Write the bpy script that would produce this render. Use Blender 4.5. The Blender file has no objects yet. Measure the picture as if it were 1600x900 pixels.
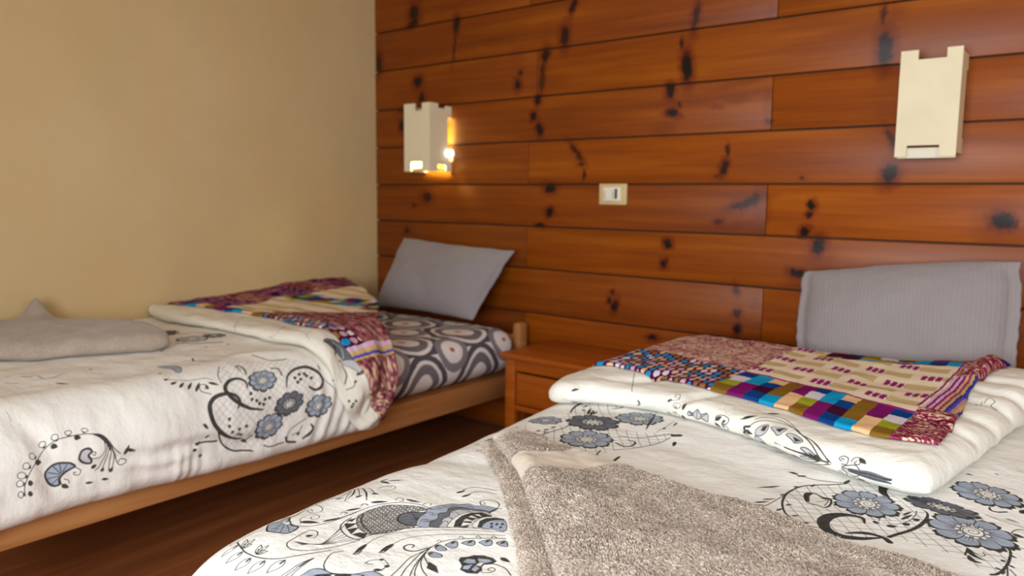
import bpy, bmesh, math, random
import numpy as np
from mathutils import Vector, Matrix
from mathutils.geometry import tessellate_polygon

# ------------------------------------------------------------------ camera, world, light, exposure
SC = bpy.context.scene
COL = SC.collection
PI = math.pi
cam_d = bpy.data.cameras.new('camera')
cam = bpy.data.objects.new('camera', cam_d)
COL.objects.link(cam)
cR, cU, cF = (0.782535, 0.622507, 0.011143), (-0.081988, 0.085290, 0.992977), (-0.617185, 0.777952, -0.117781)
cam.matrix_world = Matrix(((cR[0], cU[0], -cF[0], 3.23222), (cR[1], cU[1], -cF[1], -2.86461),
                           (cR[2], cU[2], -cF[2], 1.14193), (0, 0, 0, 1)))
cam_d.sensor_width = 36
cam_d.lens = 27.0
cam_d.clip_start = 0.02
cam_d.dof.use_dof = True
cam_d.dof.focus_distance = 1.32
cam_d.dof.aperture_fstop = 3.6
SC.camera = cam

SC.view_settings.view_transform = 'Standard'
SC.view_settings.look = 'None'
SC.view_settings.gamma = 1.0
SC.view_settings.use_curve_mapping = False
SC.view_settings.exposure = 0.32
SC.cycles.use_denoising = True
SC.cycles.max_bounces = 8
SC.cycles.diffuse_bounces = 5
SC.cycles.sample_clamp_indirect = 6

world = bpy.data.worlds.new('daylight')
SC.world = world
world.use_nodes = True
bg = world.node_tree.nodes['Background']
bg.inputs['Color'].default_value = (0.75, 0.85, 1.0, 1)
bg.inputs['Strength'].default_value = 1.0

def area_light(name, loc, rot, sx, sy, power, color):
    d = bpy.data.lights.new(name, 'AREA')
    d.shape = 'RECTANGLE'; d.size = sx; d.size_y = sy; d.energy = power; d.color = color
    o = bpy.data.objects.new(name, d); COL.objects.link(o)
    o.location = loc; o.rotation_euler = rot
    return o
# daylight through the window in the wall behind the camera; plus an added weak fill light from the right side
area_light('window_daylight', (3.0, -3.72, 1.25), (math.radians(90), 0, 0), 1.7, 1.1, 62, (0.87, 0.94, 1.0))
area_light('right_fill', (4.73, -2.3, 1.3), (math.radians(90), 0, math.radians(90)), 1.3, 1.9, 12, (0.84, 0.93, 1.0))

# ------------------------------------------------------------------ numpy geometry (no bpy in here)
def vnoise(x, y, seed=0):
    x = np.asarray(x, float); y = np.asarray(y, float)
    xi = np.floor(x); yi = np.floor(y)
    fx = x-xi; fy = y-yi
    fx = fx*fx*fx*(fx*(fx*6-15)+10); fy = fy*fy*fy*(fy*(fy*6-15)+10)
    def h(a, b):
        v = np.sin(a*127.1+b*311.7+seed*74.7)*43758.5453
        return v-np.floor(v)
    a = h(xi, yi); b = h(xi+1, yi); c = h(xi, yi+1); d = h(xi+1, yi+1)
    return (a*(1-fx)+b*fx)*(1-fy)+(c*(1-fx)+d*fx)*fy-0.5

def fbm(x, y, seed=0, octv=4):
    r = 0; a = 1.0
    for i in range(octv):
        r = r+a*vnoise(x, y, seed+i*3.1); x = x*2.03; y = y*2.03; a *= .5
    return r

def sstep(a, b, x):
    t = np.clip((x-a)/(b-a), 0, 1)
    return t*t*(3-2*t)

def curve(pts, n, closed=False):
    """Catmull-Rom through pts resampled to n points, even in arc length."""
    P = np.array(pts, float)
    if len(P) == 2:
        t = np.linspace(0, 1, n)[:, None]
        return P[0]*(1-t)+P[1]*t
    Q = np.vstack([P[-1:], P, P[:2]]) if closed else np.vstack([2*P[0]-P[1], P, 2*P[-1]-P[-2]])
    out = []
    for i in range(len(Q)-3):
        t = np.linspace(0, 1, 24, endpoint=False)[:, None]
        a, b, c, d = Q[i:i+4]
        out.append(.5*((2*b)+(c-a)*t+(2*a-5*b+4*c-d)*t*t+(3*b-a-3*c+d)*t**3))
    out.append(Q[-2:-1])
    O = np.vstack(out)
    L = np.concatenate([[0], np.cumsum(np.hypot(*np.diff(O[:, :2], axis=0).T))])
    s = np.linspace(0, L[-1], n)
    return np.stack([np.interp(s, L, O[:, k]) for k in range(O.shape[1])], 1)

def spaced(n, edge=0.0):
    """0..1 with the rows drawn together near both ends."""
    t = np.linspace(0, 1, n)
    return t*(1-edge)+(0.5-0.5*np.cos(PI*t))*edge

def coons(front, right, back, left, nu, nv, edge=.5):
    """patch in the (s,t) plane: front and back run left to right, left and right run front to back."""
    su = spaced(nu, edge); sv = spaced(nv, edge)
    def res(c, s):
        c = curve(c, 400); L = np.linspace(0, 1, 400)
        return np.stack([np.interp(s, L, c[:, 0]), np.interp(s, L, c[:, 1])], 1)
    F = res(front, su); B = res(back, su); Lf = res(left, sv); Rt = res(right, sv)
    u = su[:, None, None]; v = sv[None, :, None]
    P = (1-v)*F[:, None]+v*B[:, None]+(1-u)*Lf[None]+u*Rt[None]
    P = P-((1-u)*(1-v)*F[0]+u*(1-v)*F[-1]+(1-u)*v*B[0]+u*v*B[-1])
    return P[..., 0], P[..., 1], su[:, None]+0*sv[None], sv[None]+0*su[:, None]

class Bed:
    """a soft box: (s,t) are measured along the cloth, s across and t along the bed; past an edge the cloth bends down."""
    def __init__(b, xl, xr, yf, yh, z, r, shift=None):
        b.xl, b.xr, b.yf, b.yh, b.z, b.r, b.shift = xl, xr, yf, yh, z, r, shift
    def raw(b, s, t):
        r = b.r
        ox = np.where(s > b.xr, s-b.xr, np.where(s < b.xl, s-b.xl, 0.0))
        oy = np.where(t < b.yf, t-b.yf, 0.0)
        d = np.hypot(ox, oy)+1e-9
        a = np.minimum(d, r*PI/2)
        adv = r*np.sin(a/r); drop = r*(1-np.cos(a/r))+np.maximum(0, d-r*PI/2)
        x = np.clip(s, b.xl, b.xr)+ox/d*adv
        y = np.maximum(t, b.yf)+oy/d*adv
        if b.shift is not None: x = x+b.shift(t)*(1-sstep(b.xl, b.xl+.5, s))
        return np.stack([x, y, b.z-drop], -1)
    def __call__(b, s, t, h=0.0):
        e = 2e-3
        P = b.raw(s, t)
        du = b.raw(s+e, t)-b.raw(s-e, t); dv = b.raw(s, t+e)-b.raw(s, t-e)
        n = np.cross(du, dv); n /= np.linalg.norm(n, axis=-1, keepdims=True)+1e-12
        return P+n*np.asarray(h)[..., None], n

def edge_dist(S, T):
    """metric distance of every grid point from the border of the patch."""
    du = np.hypot(np.diff(S, axis=0), np.diff(T, axis=0)); dv = np.hypot(np.diff(S, axis=1), np.diff(T, axis=1))
    cu = np.vstack([np.zeros((1, S.shape[1])), np.cumsum(du, 0)]); cv = np.hstack([np.zeros((S.shape[0], 1)), np.cumsum(dv, 1)])
    return cu, cu[-1:]-cu, cv, cv[:, -1:]-cv

def pillowy(d, e):
    q = np.clip(d/e, 0, 1)
    return np.sqrt(np.maximum(0, 1-(1-q)**2))
LEFT = Bed(-5, 1.03, -2.25, 9, 0.552, 0.085)
RIGHT = Bed(2.19, 3.10, -2.19, 9, 0.535, 0.14, shift=lambda t: -.07*sstep(-1.9, -0.9, t)+.055*(1-sstep(-2.4, -1.95, t)))

def slab(base, patch, lo, hi, er, wrinkle=None, lift=.35, edges=(1, 1, 1, 1), lown=0.0):
    """cloth lying on a bed: a closed skin between the offsets lo and hi, rounded at its edges."""
    S, T, U, V = patch
    d = edge_dist(S, T)
    k = np.ones_like(S)
    for q, f in zip(d, edges):
        if f: k = k*pillowy(q, er*f)
    hi = hi(S, T) if callable(hi) else hi
    lo_ = lo(S, T) if callable(lo) else lo+0*S
    w = wrinkle(S, T)*k if wrinkle is not None else 0
    top = lo_+(hi-lo_)*(lift*(1-k)+k)+w
    bot = lo_+(hi-lo_)*lift*(1-k)
    bot = np.minimum(bot, top-.0005*k)
    Pt, N = base(S, T, top); Pb, _ = base(S, T, bot)
    def arc(ax):
        d = np.linalg.norm(np.diff(Pt, axis=ax), axis=-1); m = Pt.shape[ax]//2
        c = np.insert(np.cumsum(d, ax), 0, 0, ax)
        return c-np.take(c, [m], ax), m
    cu, m = arc(0); cv, k = arc(1)
    return dict(S=S, T=T, P=Pt, B=Pb, U=S[m:m+1]+cu, V=T[:, k:k+1]+cv)

def ridge(S, T, pts, w, h, skew=0.0):
    """a crease that runs along the polyline pts, w wide, h high, fading at its ends."""
    c = curve(pts, 40); best = np.full(S.shape, 9.); tt = np.zeros(S.shape)
    for i in range(len(c)-1):
        a, b = c[i], c[i+1]; e = b-a
        q = np.clip(((S-a[0])*e[0]+(T-a[1])*e[1])/(e@e+1e-12), 0, 1)
        dd = np.hypot(S-a[0]-q*e[0], T-a[1]-q*e[1])
        m = dd < best; best = np.where(m, dd, best); tt = np.where(m, (i+q)/(len(c)-1), tt)
    return h*np.exp(-(best/w)**2)*np.sin(PI*np.clip(tt, .02, .98))**.6

# left bed ------------------------------------------------------------
HEM = 1.03+.085*PI/2+.158            # where the cloth ends on the side
def lw(S, T):
    side = sstep(1.0, 1.15, S)
    w = .010*fbm(S*3.2, T*3.0, 3)+.006*fbm(S*9, T*6, 5)
    w = w+side*(.012*fbm(S*5+2, T*9, 8)+.010*np.sin(T*30+3*np.sin(T*7))*sstep(1.2, 1.38, S)*.5)
    w = w+ridge(S, T, [(1.16, -2.1), (1.17, -1.9), (1.19, -1.72)], .018, .010)
    w = w+ridge(S, T, [(1.20, -2.0), (1.23, -1.85), (1.22, -1.70)], .014, .009)
    w = w+ridge(S, T, [(1.12, -2.16), (1.24, -2.12), (1.32, -2.05)], .02, -.010)
    for k, y in enumerate((-1.80, -1.77, -1.74)):
        w = w+ridge(S, T, [(1.20, y), (1.30, y-.01), (1.38, y-.02)], .009, .007)
    for k in range(6):
        y = -1.34+.05*k
        w = w+ridge(S, T, [(1.10, y+.05), (1.20, y+.02), (1.32, y-.03)], .014, .013*(1 if k % 2 else .6))
    for q, h in (([(1.13, -1.95), (1.17, -1.75), (1.2, -1.6), (1.22, -1.5)], .012), ([(1.08, -2.2), (1.15, -2.12), (1.22, -2.06)], -.014), ([(1.22, -1.66), (1.25, -1.55), (1.24, -1.45)], -.010), ([(1.0, -1.55), (1.03, -1.42), (1.06, -1.33)], .010)): w = w+ridge(S, T, q, .02, h)
    return w
lpuff = lambda S, T: .062+.012*sstep(.1, .5, S)*(1-sstep(.7, 1.0, S))+.012*sstep(1.0, 1.2, S)
lt0 = lambda S, T: lpuff(S, T)+lw(S, T)+.002
def left_duvet():
    hem = [(HEM+.004*math.sin(7*y)-.01*math.cos(3*y), y) for y in np.linspace(-2.5, -1.05, 12)]
    patch = coons([(.015, -2.5), (HEM, -2.5)], hem, [(.015, -.32), (.4, -.50), (.75, -.70), (1.1, -1.02), (HEM, -1.09)], [(.015, -2.5), (.015, -.32)], 170, 230, .3)
    return slab(LEFT, patch, .002, lpuff, .05, lw, .25, (0, 1, 1, 1))
def left_flap():
    front = [(.02, -1.30), (.35, -1.345), (.7, -1.33), (1.0, -1.30), (1.14, -1.25), (1.25, -1.20), (HEM-.02, -1.16)]
    back = [(.02, -.26), (.4, -.46), (.75, -.67), (1.05, -.95), (1.2, -1.03), (HEM-.02, -1.06)]
    patch = coons(front, [(HEM-.02, -1.16), (HEM-.01, -1.10), (HEM-.02, -1.06)], back, [(.02, -1.30), (.02, -.26)], 170, 110, .5)
    return slab(LEFT, patch, lambda S, T: lt0(S, T)-.004*sstep(1.0, 1.15, S), lf1, .045, None, .5, (0, 1, 1, 1))
def lf1(S, T):
    w = .012*fbm(S*4, T*5, 21)+.007*fbm(S*9, T*13, 22)+sstep(.98, 1.15, S)*(.013*np.sin(S*46+T*34+3*vnoise(S*9, T*9, 4))+.012*fbm(S*16, T*16, 29))
    return np.maximum(lt0(S, T)+.012, .118+.030*sstep(-1.1, -.4, T)*(1-sstep(.3, .9, S))-.012*sstep(1.0, 1.2, S)+w)
def left_throw():
    front = [(.03, -1.22), (.35, -1.20), (.68, -1.175), (.95, -1.19), (1.08, -1.17), (1.2, -1.12), (HEM-.05, -1.09)]
    back = [(.03, -.25), (.4, -.45), (.75, -.66), (1.06, -.94), (1.2, -1.015), (HEM-.03, -1.045)]
    patch = coons(front, [(HEM-.05, -1.09), (HEM-.03, -1.045)], back, [(.03, -1.22), (.03, -.25)], 150, 110, .4)
    lo = lambda S, T: lf1(S, T)+.002
    hi = lambda S, T: lo(S, T)+.009
    return slab(LEFT, patch, lo, hi, .008, lambda S, T: .0015*fbm(S*20, T*20, 31), .3)

# right bed -----------------------------------------------------------
def rw(S, T):
    w = .010*fbm(S*2.6, T*2.4, 43)+.004*fbm(S*8, T*7, 45)
    w = w+ridge(S, T, [(2.3, -1.3), (2.6, -1.38), (2.95, -1.48)], .05, -.008)
    w = w+ridge(S, T, [(2.09, -2.05), (2.25, -1.95), (2.4, -1.93)], .03, .005)
    w = w+ridge(S, T, [(2.08, -1.72), (2.2, -1.70), (2.36, -1.62)], .03, -.006)
    return w
rpuff = lambda S, T: .060+.008*np.sin(np.clip((S-2.1)/1.05, 0, 1)*PI)
rt0 = lambda S, T: rpuff(S, T)+rw(S, T)+.002
def right_duvet():
    patch = coons([(1.86, -2.52), (3.32, -2.52)], [(3.32, -2.52), (3.32, -.4)], [(1.80, -.4), (3.32, -.4)], [(1.86, -2.52), (1.80, -1.5), (1.80, -.4)], 190, 250, .25)
    return slab(RIGHT, patch, .002, rpuff, .05, rw, .25)
def flap_top(S, T):
    w = .005*fbm(S*10, T*12, 62)
    for q in ([(2.95, -.75), (3.03, -.78), (3.12, -.82)], [(2.9, -1.02), (2.98, -1.04), (3.06, -1.08)], [(2.93, -.55), (3.03, -.58), (3.14, -.6)], [(2.97, -.9), (3.02, -.91), (3.1, -.93)], [(2.96, -.66), (3.05, -.69), (3.13, -.71)], [(2.22, -1.12), (2.3, -1.06), (2.36, -.98)], [(2.45, -1.2), (2.47, -1.13), (2.5, -1.08)]): w = w+ridge(S, T, q, .018, -.017)
    return np.maximum(rt0(S, T)+.015, .128+.012*fbm(S*4+9, T*4, 61)+.03*sstep(2.7, 3.1, S)*sstep(-.9, -.45, T)+w)
def right_flap():
    front = [(2.185, -1.245), (2.24, -1.197), (2.33, -1.172), (2.42, -1.175), (2.62, -1.245), (2.8, -1.335), (3.0, -1.37)]
    right = [(3.0, -1.37), (3.035, -1.1), (3.07, -.8), (3.12, -.55), (3.14, -.33)]
    back = [(2.12, -.33), (3.14, -.33)]
    left = [(2.185, -1.245), (2.14, -1.215), (2.12, -1.1), (2.115, -.8), (2.12, -.33)]
    patch = coons(front, right, back, left, 170, 130, .6)
    return slab(RIGHT, patch, rt0, flap_top, .06, None, .4, (.6, 1, 1, 1))
def sheet_ruck():
    patch = coons([(2.18, -.33), (2.28, -.34), (2.375, -.33)], [(2.375, -.33), (2.37, -.2)], [(2.18, -.22), (2.27, -.19), (2.37, -.2)], [(2.18, -.33), (2.18, -.22)], 50, 40, .5)
    hi = lambda S, T: .074+.018*fbm(S*14, T*10, 77)+.014*np.exp(-((S-2.24)/.035)**2)+.016*np.exp(-((S-2.35)/.025)**2)
    return slab(RIGHT, patch, .001, hi, .04, None, .3)
def right_throw():
    front = [(2.155, -1.0), (2.24, -1.0), (2.45, -1.07), (2.6, -1.11), (2.79, -1.205), (2.9, -1.235), (2.985, -1.215)]
    right = [(2.985, -1.215), (2.98, -.9), (2.97, -.65), (3.02, -.38)]
    patch = coons(front, right, [(2.19, -.39), (3.02, -.38)], [(2.155, -1.0), (2.165, -.7), (2.19, -.39)], 170, 130, .35)
    lo = lambda S, T: flap_top(S, T)+.002
    return slab(RIGHT, patch, lo, lambda S, T: lo(S, T)+.010+.022*np.exp(-((S-2.975)/.03)**2)*sstep(-.66, -.58, T), .012, lambda S, T: .0015*fbm(S*18, T*18, 63), .3)
def towel_height(S, T):
    return rt0(S, T)+.046+.012*fbm(S*6, T*6, 71)+.016*np.exp(-((T+1.95+.4*(S-2.8))/.08)**2)+.004*fbm(S*22, T*22, 72)
T_BACK = [(2.265, -1.545), (2.38, -1.60), (2.6, -1.655), (2.85, -1.69), (3.0, -1.70), (3.16, -1.74), (3.19, -1.9), (3.18, -2.30)]
def right_towel():
    front = [(2.215, -1.63), (2.36, -1.755), (2.505, -1.89), (2.66, -2.04), (2.84, -2.24), (2.94, -2.36)]
    patch = coons(front, [(2.94, -2.36), (3.18, -2.30)], T_BACK, [(2.215, -1.63), (2.235, -1.57), (2.265, -1.545)], 210, 130, .4)
    return slab(RIGHT, patch, lambda S, T: rt0(S, T)+.024, towel_height, .03, None, .45)
def right_towel_under():
    front = [(2.195, -1.64), (2.33, -1.765), (2.47, -1.905), (2.62, -2.065), (2.80, -2.265), (2.9, -2.38)]
    back = [(2.235, -1.565), (2.38, -1.615), (2.6, -1.67), (2.85, -1.70), (3.0, -1.685), (3.10, -1.69), (3.20, -1.9), (3.19, -2.31)]
    patch = coons(front, [(2.9, -2.38), (3.19, -2.31)], back, [(2.195, -1.64), (2.21, -1.59), (2.235, -1.565)], 150, 70, .4)
    return slab(RIGHT, patch, rt0, lambda S, T: rt0(S, T)+.023, .012, None, .5)
def left_towel():
    front = [(.30, -2.12), (.58, -2.06), (.72, -1.85), (.80, -1.66)]
    back = [(.05, -2.0), (.08, -1.74), (.28, -1.62), (.5, -1.56), (.74, -1.585)]
    patch = coons(front, [(.80, -1.66), (.79, -1.61), (.74, -1.585)], back, [(.30, -2.12), (.05, -2.0)], 110, 80, .5)
    hi = lambda S, T: lt0(S, T)+.062+.012*fbm(S*6, T*6, 81)+.075*np.exp(-((S-.10)/.05)**2-((T+1.755)/.035)**2)+.005*fbm(S*12, T*12, 82)
    return slab(LEFT, patch, lt0, hi, .045, None, .4)

def pillow_grid(TL, TR, BL, BR, thick, flange=.03, sag=.012, seed=0, nu=60, nv=44):
    """front and back skins of a pillow between four corners."""
    u = spaced(nu, .5)[:, None]; v = spaced(nv, .5)[None, :]
    c = [np.array(q, float) for q in (BL, BR, TR, TL)]
    uu, vv = np.broadcast_arrays(u, v)
    W = lambda a, b, k: a[..., None]*b
    P = ((1-uu)*(1-vv))[..., None]*c[0]+(uu*(1-vv))[..., None]*c[1]+(uu*vv)[..., None]*c[2]+((1-uu)*vv)[..., None]*c[3]
    n = np.cross(c[1]-c[0], c[3]-c[0]); n /= np.linalg.norm(n)
    ex = (c[1]-c[0])/np.linalg.norm(c[1]-c[0]); ey = (c[3]-c[0])/np.linalg.norm(c[3]-c[0])
    w = np.linalg.norm(c[1]-c[0]); h = np.linalg.norm(c[3]-c[0])
    pin = lambda q: np.sin(PI*q)
    P = P+(ey*1)*0+(sag*pin(uu)*(1-2*vv)*1.0)[..., None]*ey+(sag*pin(vv)*(1-2*uu)*1.2)[..., None]*ex
    P = P+(.006*fbm(uu*7+seed, vv*0+seed, seed)*np.abs(1-2*vv))[..., None]*ey+(.008*fbm(vv*9+seed, uu*0, seed+2)*np.abs(1-2*uu))[..., None]*ex
    d = np.minimum(np.minimum(uu, 1-uu)*w, np.minimum(vv, 1-vv)*h)
    fl = flange
    k = pillowy(np.maximum(0, np.minimum(uu, 1-uu)*w-fl), .22)*pillowy(np.minimum(vv, 1-vv)*h, .17)
    t = .004*sstep(0, .006, d)+thick/2*k*(1+.22*fbm(uu*4, vv*3, seed+5))
    wr = .006*fbm(uu*9, vv*5, seed+9)*k
    return P+(t+wr)[..., None]*n, P-t[..., None]*n, uu*w, vv*h
# ------------------------------------------------------------------ mesh and object helpers
def link(name, me, m=None, parent=None):
    o = bpy.data.objects.new(name, me); COL.objects.link(o)
    if m is not None: me.materials.append(m)
    if parent is not None: o.parent = parent
    return o
def tag(o, label=None, cat=None, group=None, kind=None):
    for k, v in (('label', label), ('category', cat), ('group', group), ('kind', kind)):
        if v: o[k] = v
    return o
def empty(name, loc, label, cat, group=None, rz=0):
    o = bpy.data.objects.new(name, None); COL.objects.link(o)
    o.location = loc; o.rotation_euler = (0, 0, rz); o.empty_display_size = .05
    return tag(o, label, cat, group)
def add_box(bm, lo, hi, bev=0.0, seg=2, M=None):
    vs = [bm.verts.new((x, y, z)) for x in (lo[0], hi[0]) for y in (lo[1], hi[1]) for z in (lo[2], hi[2])]
    fs = [bm.faces.new([vs[i] for i in f]) for f in ((0, 1, 3, 2), (4, 6, 7, 5), (0, 4, 5, 1), (2, 3, 7, 6), (0, 2, 6, 4), (1, 5, 7, 3))]
    if bev:
        es = list({e for f in fs for e in f.edges})
        r = bmesh.ops.bevel(bm, geom=es, offset=bev, segments=seg, profile=.5, affect='EDGES')
        vs = list({v for f in r['faces'] for v in f.verts} | {v for v in vs if v.is_valid})
    if M is not None: bmesh.ops.transform(bm, matrix=M, verts=[v for v in vs if v.is_valid])
    return vs
def done(name, bm, m=None, parent=None, smooth=True, kind=None):
    bmesh.ops.recalc_face_normals(bm, faces=bm.faces[:])
    me = bpy.data.meshes.new(name); bm.to_mesh(me); bm.free()
    if smooth:
        for p in me.polygons: p.use_smooth = True
        me.set_sharp_from_angle(angle=math.radians(35))
    o = link(name, me, m, parent)
    if kind: o['kind'] = kind
    return o
def box(name, lo, hi, m, parent=None, bev=.003, kind=None):
    bm = bmesh.new(); add_box(bm, lo, hi, bev)
    return done(name, bm, m, parent, kind=kind)
def inv(parent, o):
    """put a part that was modelled in world space under its thing."""
    o.parent = parent; o.matrix_parent_inverse = Matrix.Translation(parent.location).inverted() if not any(parent.rotation_euler) else parent.matrix_basis.inverted()
    return o
def grid_mesh(name, P, B, uvS, uvT, m, parent=None, origin=None, flip=False):
    """top skin P and under skin B (nu x nv x 3), welded round the rim; uv in metres."""
    nu, nv = P.shape[:2]
    off = np.zeros(3) if origin is None else np.array(origin)
    it = np.arange(nu*nv).reshape(nu, nv)
    ib = it+nu*nv
    rim = np.ones((nu, nv), bool); rim[1:-1, 1:-1] = False
    ib = np.where(rim, it, ib)
    V = np.concatenate([P.reshape(-1, 3), B.reshape(-1, 3)])-off
    q = lambda i: np.stack([i[:-1, :-1], i[1:, :-1], i[1:, 1:], i[:-1, 1:]], -1).reshape(-1, 4)
    F = np.concatenate([q(it), q(ib)[:, ::-1]])
    if flip: F = F[:, ::-1]
    used = np.unique(F); mp = np.full(len(V), -1); mp[used] = np.arange(len(used))
    V = V[used]; F2 = mp[F]
    me = bpy.data.meshes.new(name)
    me.vertices.add(len(V)); me.vertices.foreach_set('co', V.astype(np.float32).ravel())
    me.loops.add(F2.size); me.loops.foreach_set('vertex_index', F2.ravel().astype(np.int32))
    me.polygons.add(len(F2)); me.polygons.foreach_set('loop_start', np.arange(0, F2.size, 4, dtype=np.int32))
    me.polygons.foreach_set('use_smooth', np.ones(len(F2), bool))
    uv = me.uv_layers.new(name='cloth')
    ST = np.stack([uvS.ravel(), uvT.ravel()], -1); ST = np.concatenate([ST, ST])
    uv.data.foreach_set('uv', ST[F.ravel()].astype(np.float32).ravel())
    me.update(calc_edges=True); me.validate()
    return link(name, me, m, parent)
# ------------------------------------------------------------------ materials
def lin(r, g, b):
    f = lambda c: c/12.92 if c <= .04045 else ((c+.055)/1.055)**2.4
    return (f(r/255), f(g/255), f(b/255), 1)
class NT:
    def __init__(s, name, rough=.6, spec=.3):
        s.m = bpy.data.materials.new(name); s.m.use_nodes = True
        s.t = s.m.node_tree; s.b = s.t.nodes['Principled BSDF']
        s.b.inputs['Roughness'].default_value = rough
        s.b.inputs['Specular IOR Level'].default_value = spec
    def n(s, typ, attrs=None, **ins):
        nd = s.t.nodes.new('ShaderNode'+typ)
        for k, v in (attrs or {}).items(): setattr(nd, k, v)
        for k, v in ins.items():
            key = int(k[1:]) if k[0] == 'i' and k[1:].isdigit() else k.replace('_', ' ')
            s.put(nd.inputs[key], v)
        return nd
    def put(s, sock, v):
        if isinstance(v, bpy.types.NodeSocket): s.t.links.new(v, sock)
        elif isinstance(v, bpy.types.Node): s.t.links.new(v.outputs[0], sock)
        else: sock.default_value = v
    def math(s, op, a, b=0.0, c=0.0):
        nd = s.n('Math', {'operation': op}); s.put(nd.inputs[0], a); s.put(nd.inputs[1], b); s.put(nd.inputs[2], c)
        return nd.outputs[0]
    def mix(s, f, a, b, mode='MIX'):
        nd = s.n('Mix', {'data_type': 'RGBA', 'blend_type': mode})
        s.put(nd.inputs[0], f); s.put(nd.inputs[6], a); s.put(nd.inputs[7], b)
        return nd.outputs[2]
    def ramp(s, f, *stops):
        nd = s.n('ValToRGB'); s.put(nd.inputs[0], f); e = nd.color_ramp.elements
        while len(e) < len(stops): e.new(.5)
        for q, (p, c) in zip(e, stops): q.position = p; q.color = c
        return nd.outputs[0]
    def noise(s, vec, scale, detail=4, rough=.55, dist=0.0):
        nd = s.n('TexNoise', Scale=scale, Detail=detail, Roughness=rough, Distortion=dist)
        if vec is not None: s.put(nd.inputs['Vector'], vec)
        return nd.outputs['Fac']
    def map(s, vec, loc=(0, 0, 0), scale=(1, 1, 1), rot=(0, 0, 0)):
        return s.n('Mapping', Vector=vec, Location=loc, Scale=scale, Rotation=rot).outputs[0]
    def uv(s): return s.n('TexCoord').outputs['UV']
    def obj(s): return s.n('TexCoord').outputs['Object']
    def bump(s, h, strength, dist=.001, prev=None):
        nd = s.n('Bump', Height=h, Strength=strength, Distance=dist)
        if prev is not None: s.put(nd.inputs['Normal'], prev)
        s.put(s.b.inputs['Normal'], nd.outputs[0]); return nd.outputs[0]
    def color(s, v): s.put(s.b.inputs['Base Color'], v)
    def set(s, k, v): s.put(s.b.inputs[k], v)
    def img(s, im, vec, interp='Linear'):
        nd = s.n('TexImage', {'image': im, 'interpolation': interp, 'extension': 'EXTEND'})
        s.put(nd.inputs['Vector'], vec); return nd.outputs[0]
def new_image(name, A, data=False):
    """A: rows from the bottom up, h x w x 3 in 0..1 (drawn by this script)."""
    h, w = A.shape[:2]
    im = bpy.data.images.new(name, w, h, alpha=False)
    if data: im.colorspace_settings.name = 'Non-Color'
    px = np.ones((h, w, 4), np.float32); px[..., :3] = A
    im.pixels.foreach_set(px.ravel()); im.pack()
    return im
def plain(name, c, rough=.6, spec=.3, bump=None):
    t = NT(name, rough, spec)
    v = t.noise(t.obj(), 9, 3)
    t.color(t.mix(v, tuple(q*.88 for q in c[:3])+(1,), tuple(min(1, q*1.1) for q in c[:3])+(1,)))
    if bump: t.bump(t.noise(t.obj(), bump[0], 3), bump[1], bump[2])
    return t.m

def wood(name, dark, mid, light, rough=.42, spec=.35, coord='OBJ', along=0, knots=None, stretch=(1.3, 22, 22), coat=0.0):
    """varnished softwood: grain drawn out along one axis, a tint per piece, optional knots read from a drawn mask."""
    t = NT(name, rough, spec)
    oi = t.n('ObjectInfo')
    base = t.obj()
    sc = [stretch[1]]*3; sc[along] = stretch[0]
    off = t.n('CombineXYZ', X=t.math('MULTIPLY', oi.outputs['Random'], 37.0), Y=t.math('MULTIPLY', oi.outputs['Random'], 91.0), Z=t.math('MULTIPLY', oi.outputs['Random'], 53.0))
    v = t.n('VectorMath', {'operation': 'ADD'}, i0=t.map(base, scale=sc), i1=off.outputs[0]).outputs[0]
    warp = t.n('VectorMath', {'operation': 'SCALE'}, i0=t.n('TexNoise', Vector=t.map(v, scale=(.5, .5, .5)), Scale=1.0, Detail=2).outputs['Color'])
    warp.inputs['Scale'].default_value = .9
    v2 = t.n('VectorMath', {'operation': 'ADD'}, i0=v, i1=warp.outputs[0]).outputs[0]
    g1 = t.noise(v2, 1.0, 5, .6)
    g2 = t.noise(t.map(v2, scale=(1, 4, 4) if along == 0 else ((4, 1, 4) if along == 1 else (4, 4, 1))), 2.2, 4, .6)
    g = t.math('ADD', t.math('MULTIPLY', g1, .75), t.math('MULTIPLY', g2, .25))
    c = t.ramp(g, (.30, dark), (.50, mid), (.70, light))
    c = t.mix(1.0, c, oi.outputs['Color'], 'MULTIPLY')
    if knots is not None:
        im, ox, oz, w, h = knots
        wob = t.n('VectorMath', {'operation': 'SUBTRACT'}, i0=t.n('TexNoise', Vector=t.n('TexCoord').outputs['UV'], Scale=34.0, Detail=4, Roughness=.65).outputs['Color'])
        wob.inputs[1].default_value = (.5, .5, .5)
        ws = t.n('VectorMath', {'operation': 'SCALE'}, i0=wob.outputs[0]); ws.inputs['Scale'].default_value = .045
        uv = t.n('VectorMath', {'operation': 'ADD'}, i0=t.uv(), i1=ws.outputs[0]).outputs[0]
        k = t.n('SeparateColor', i0=t.img(im, t.map(uv, loc=(-ox/w, -oz/h, 0), scale=(1/w, 1/h, 1))))
        c = t.mix(k.outputs[1], c, lin(96, 28, 5), 'MIX')
        c = t.mix(k.outputs[0], c, lin(24, 14, 9), 'MIX')
    t.color(c)
    t.bump(g, .12, .002)
    t.set('Roughness', t.math('ADD', t.math('MULTIPLY', g2, .12), rough-.06))
    if coat: t.set('Coat Weight', coat); t.set('Coat Roughness', .36)
    return t.m

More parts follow.
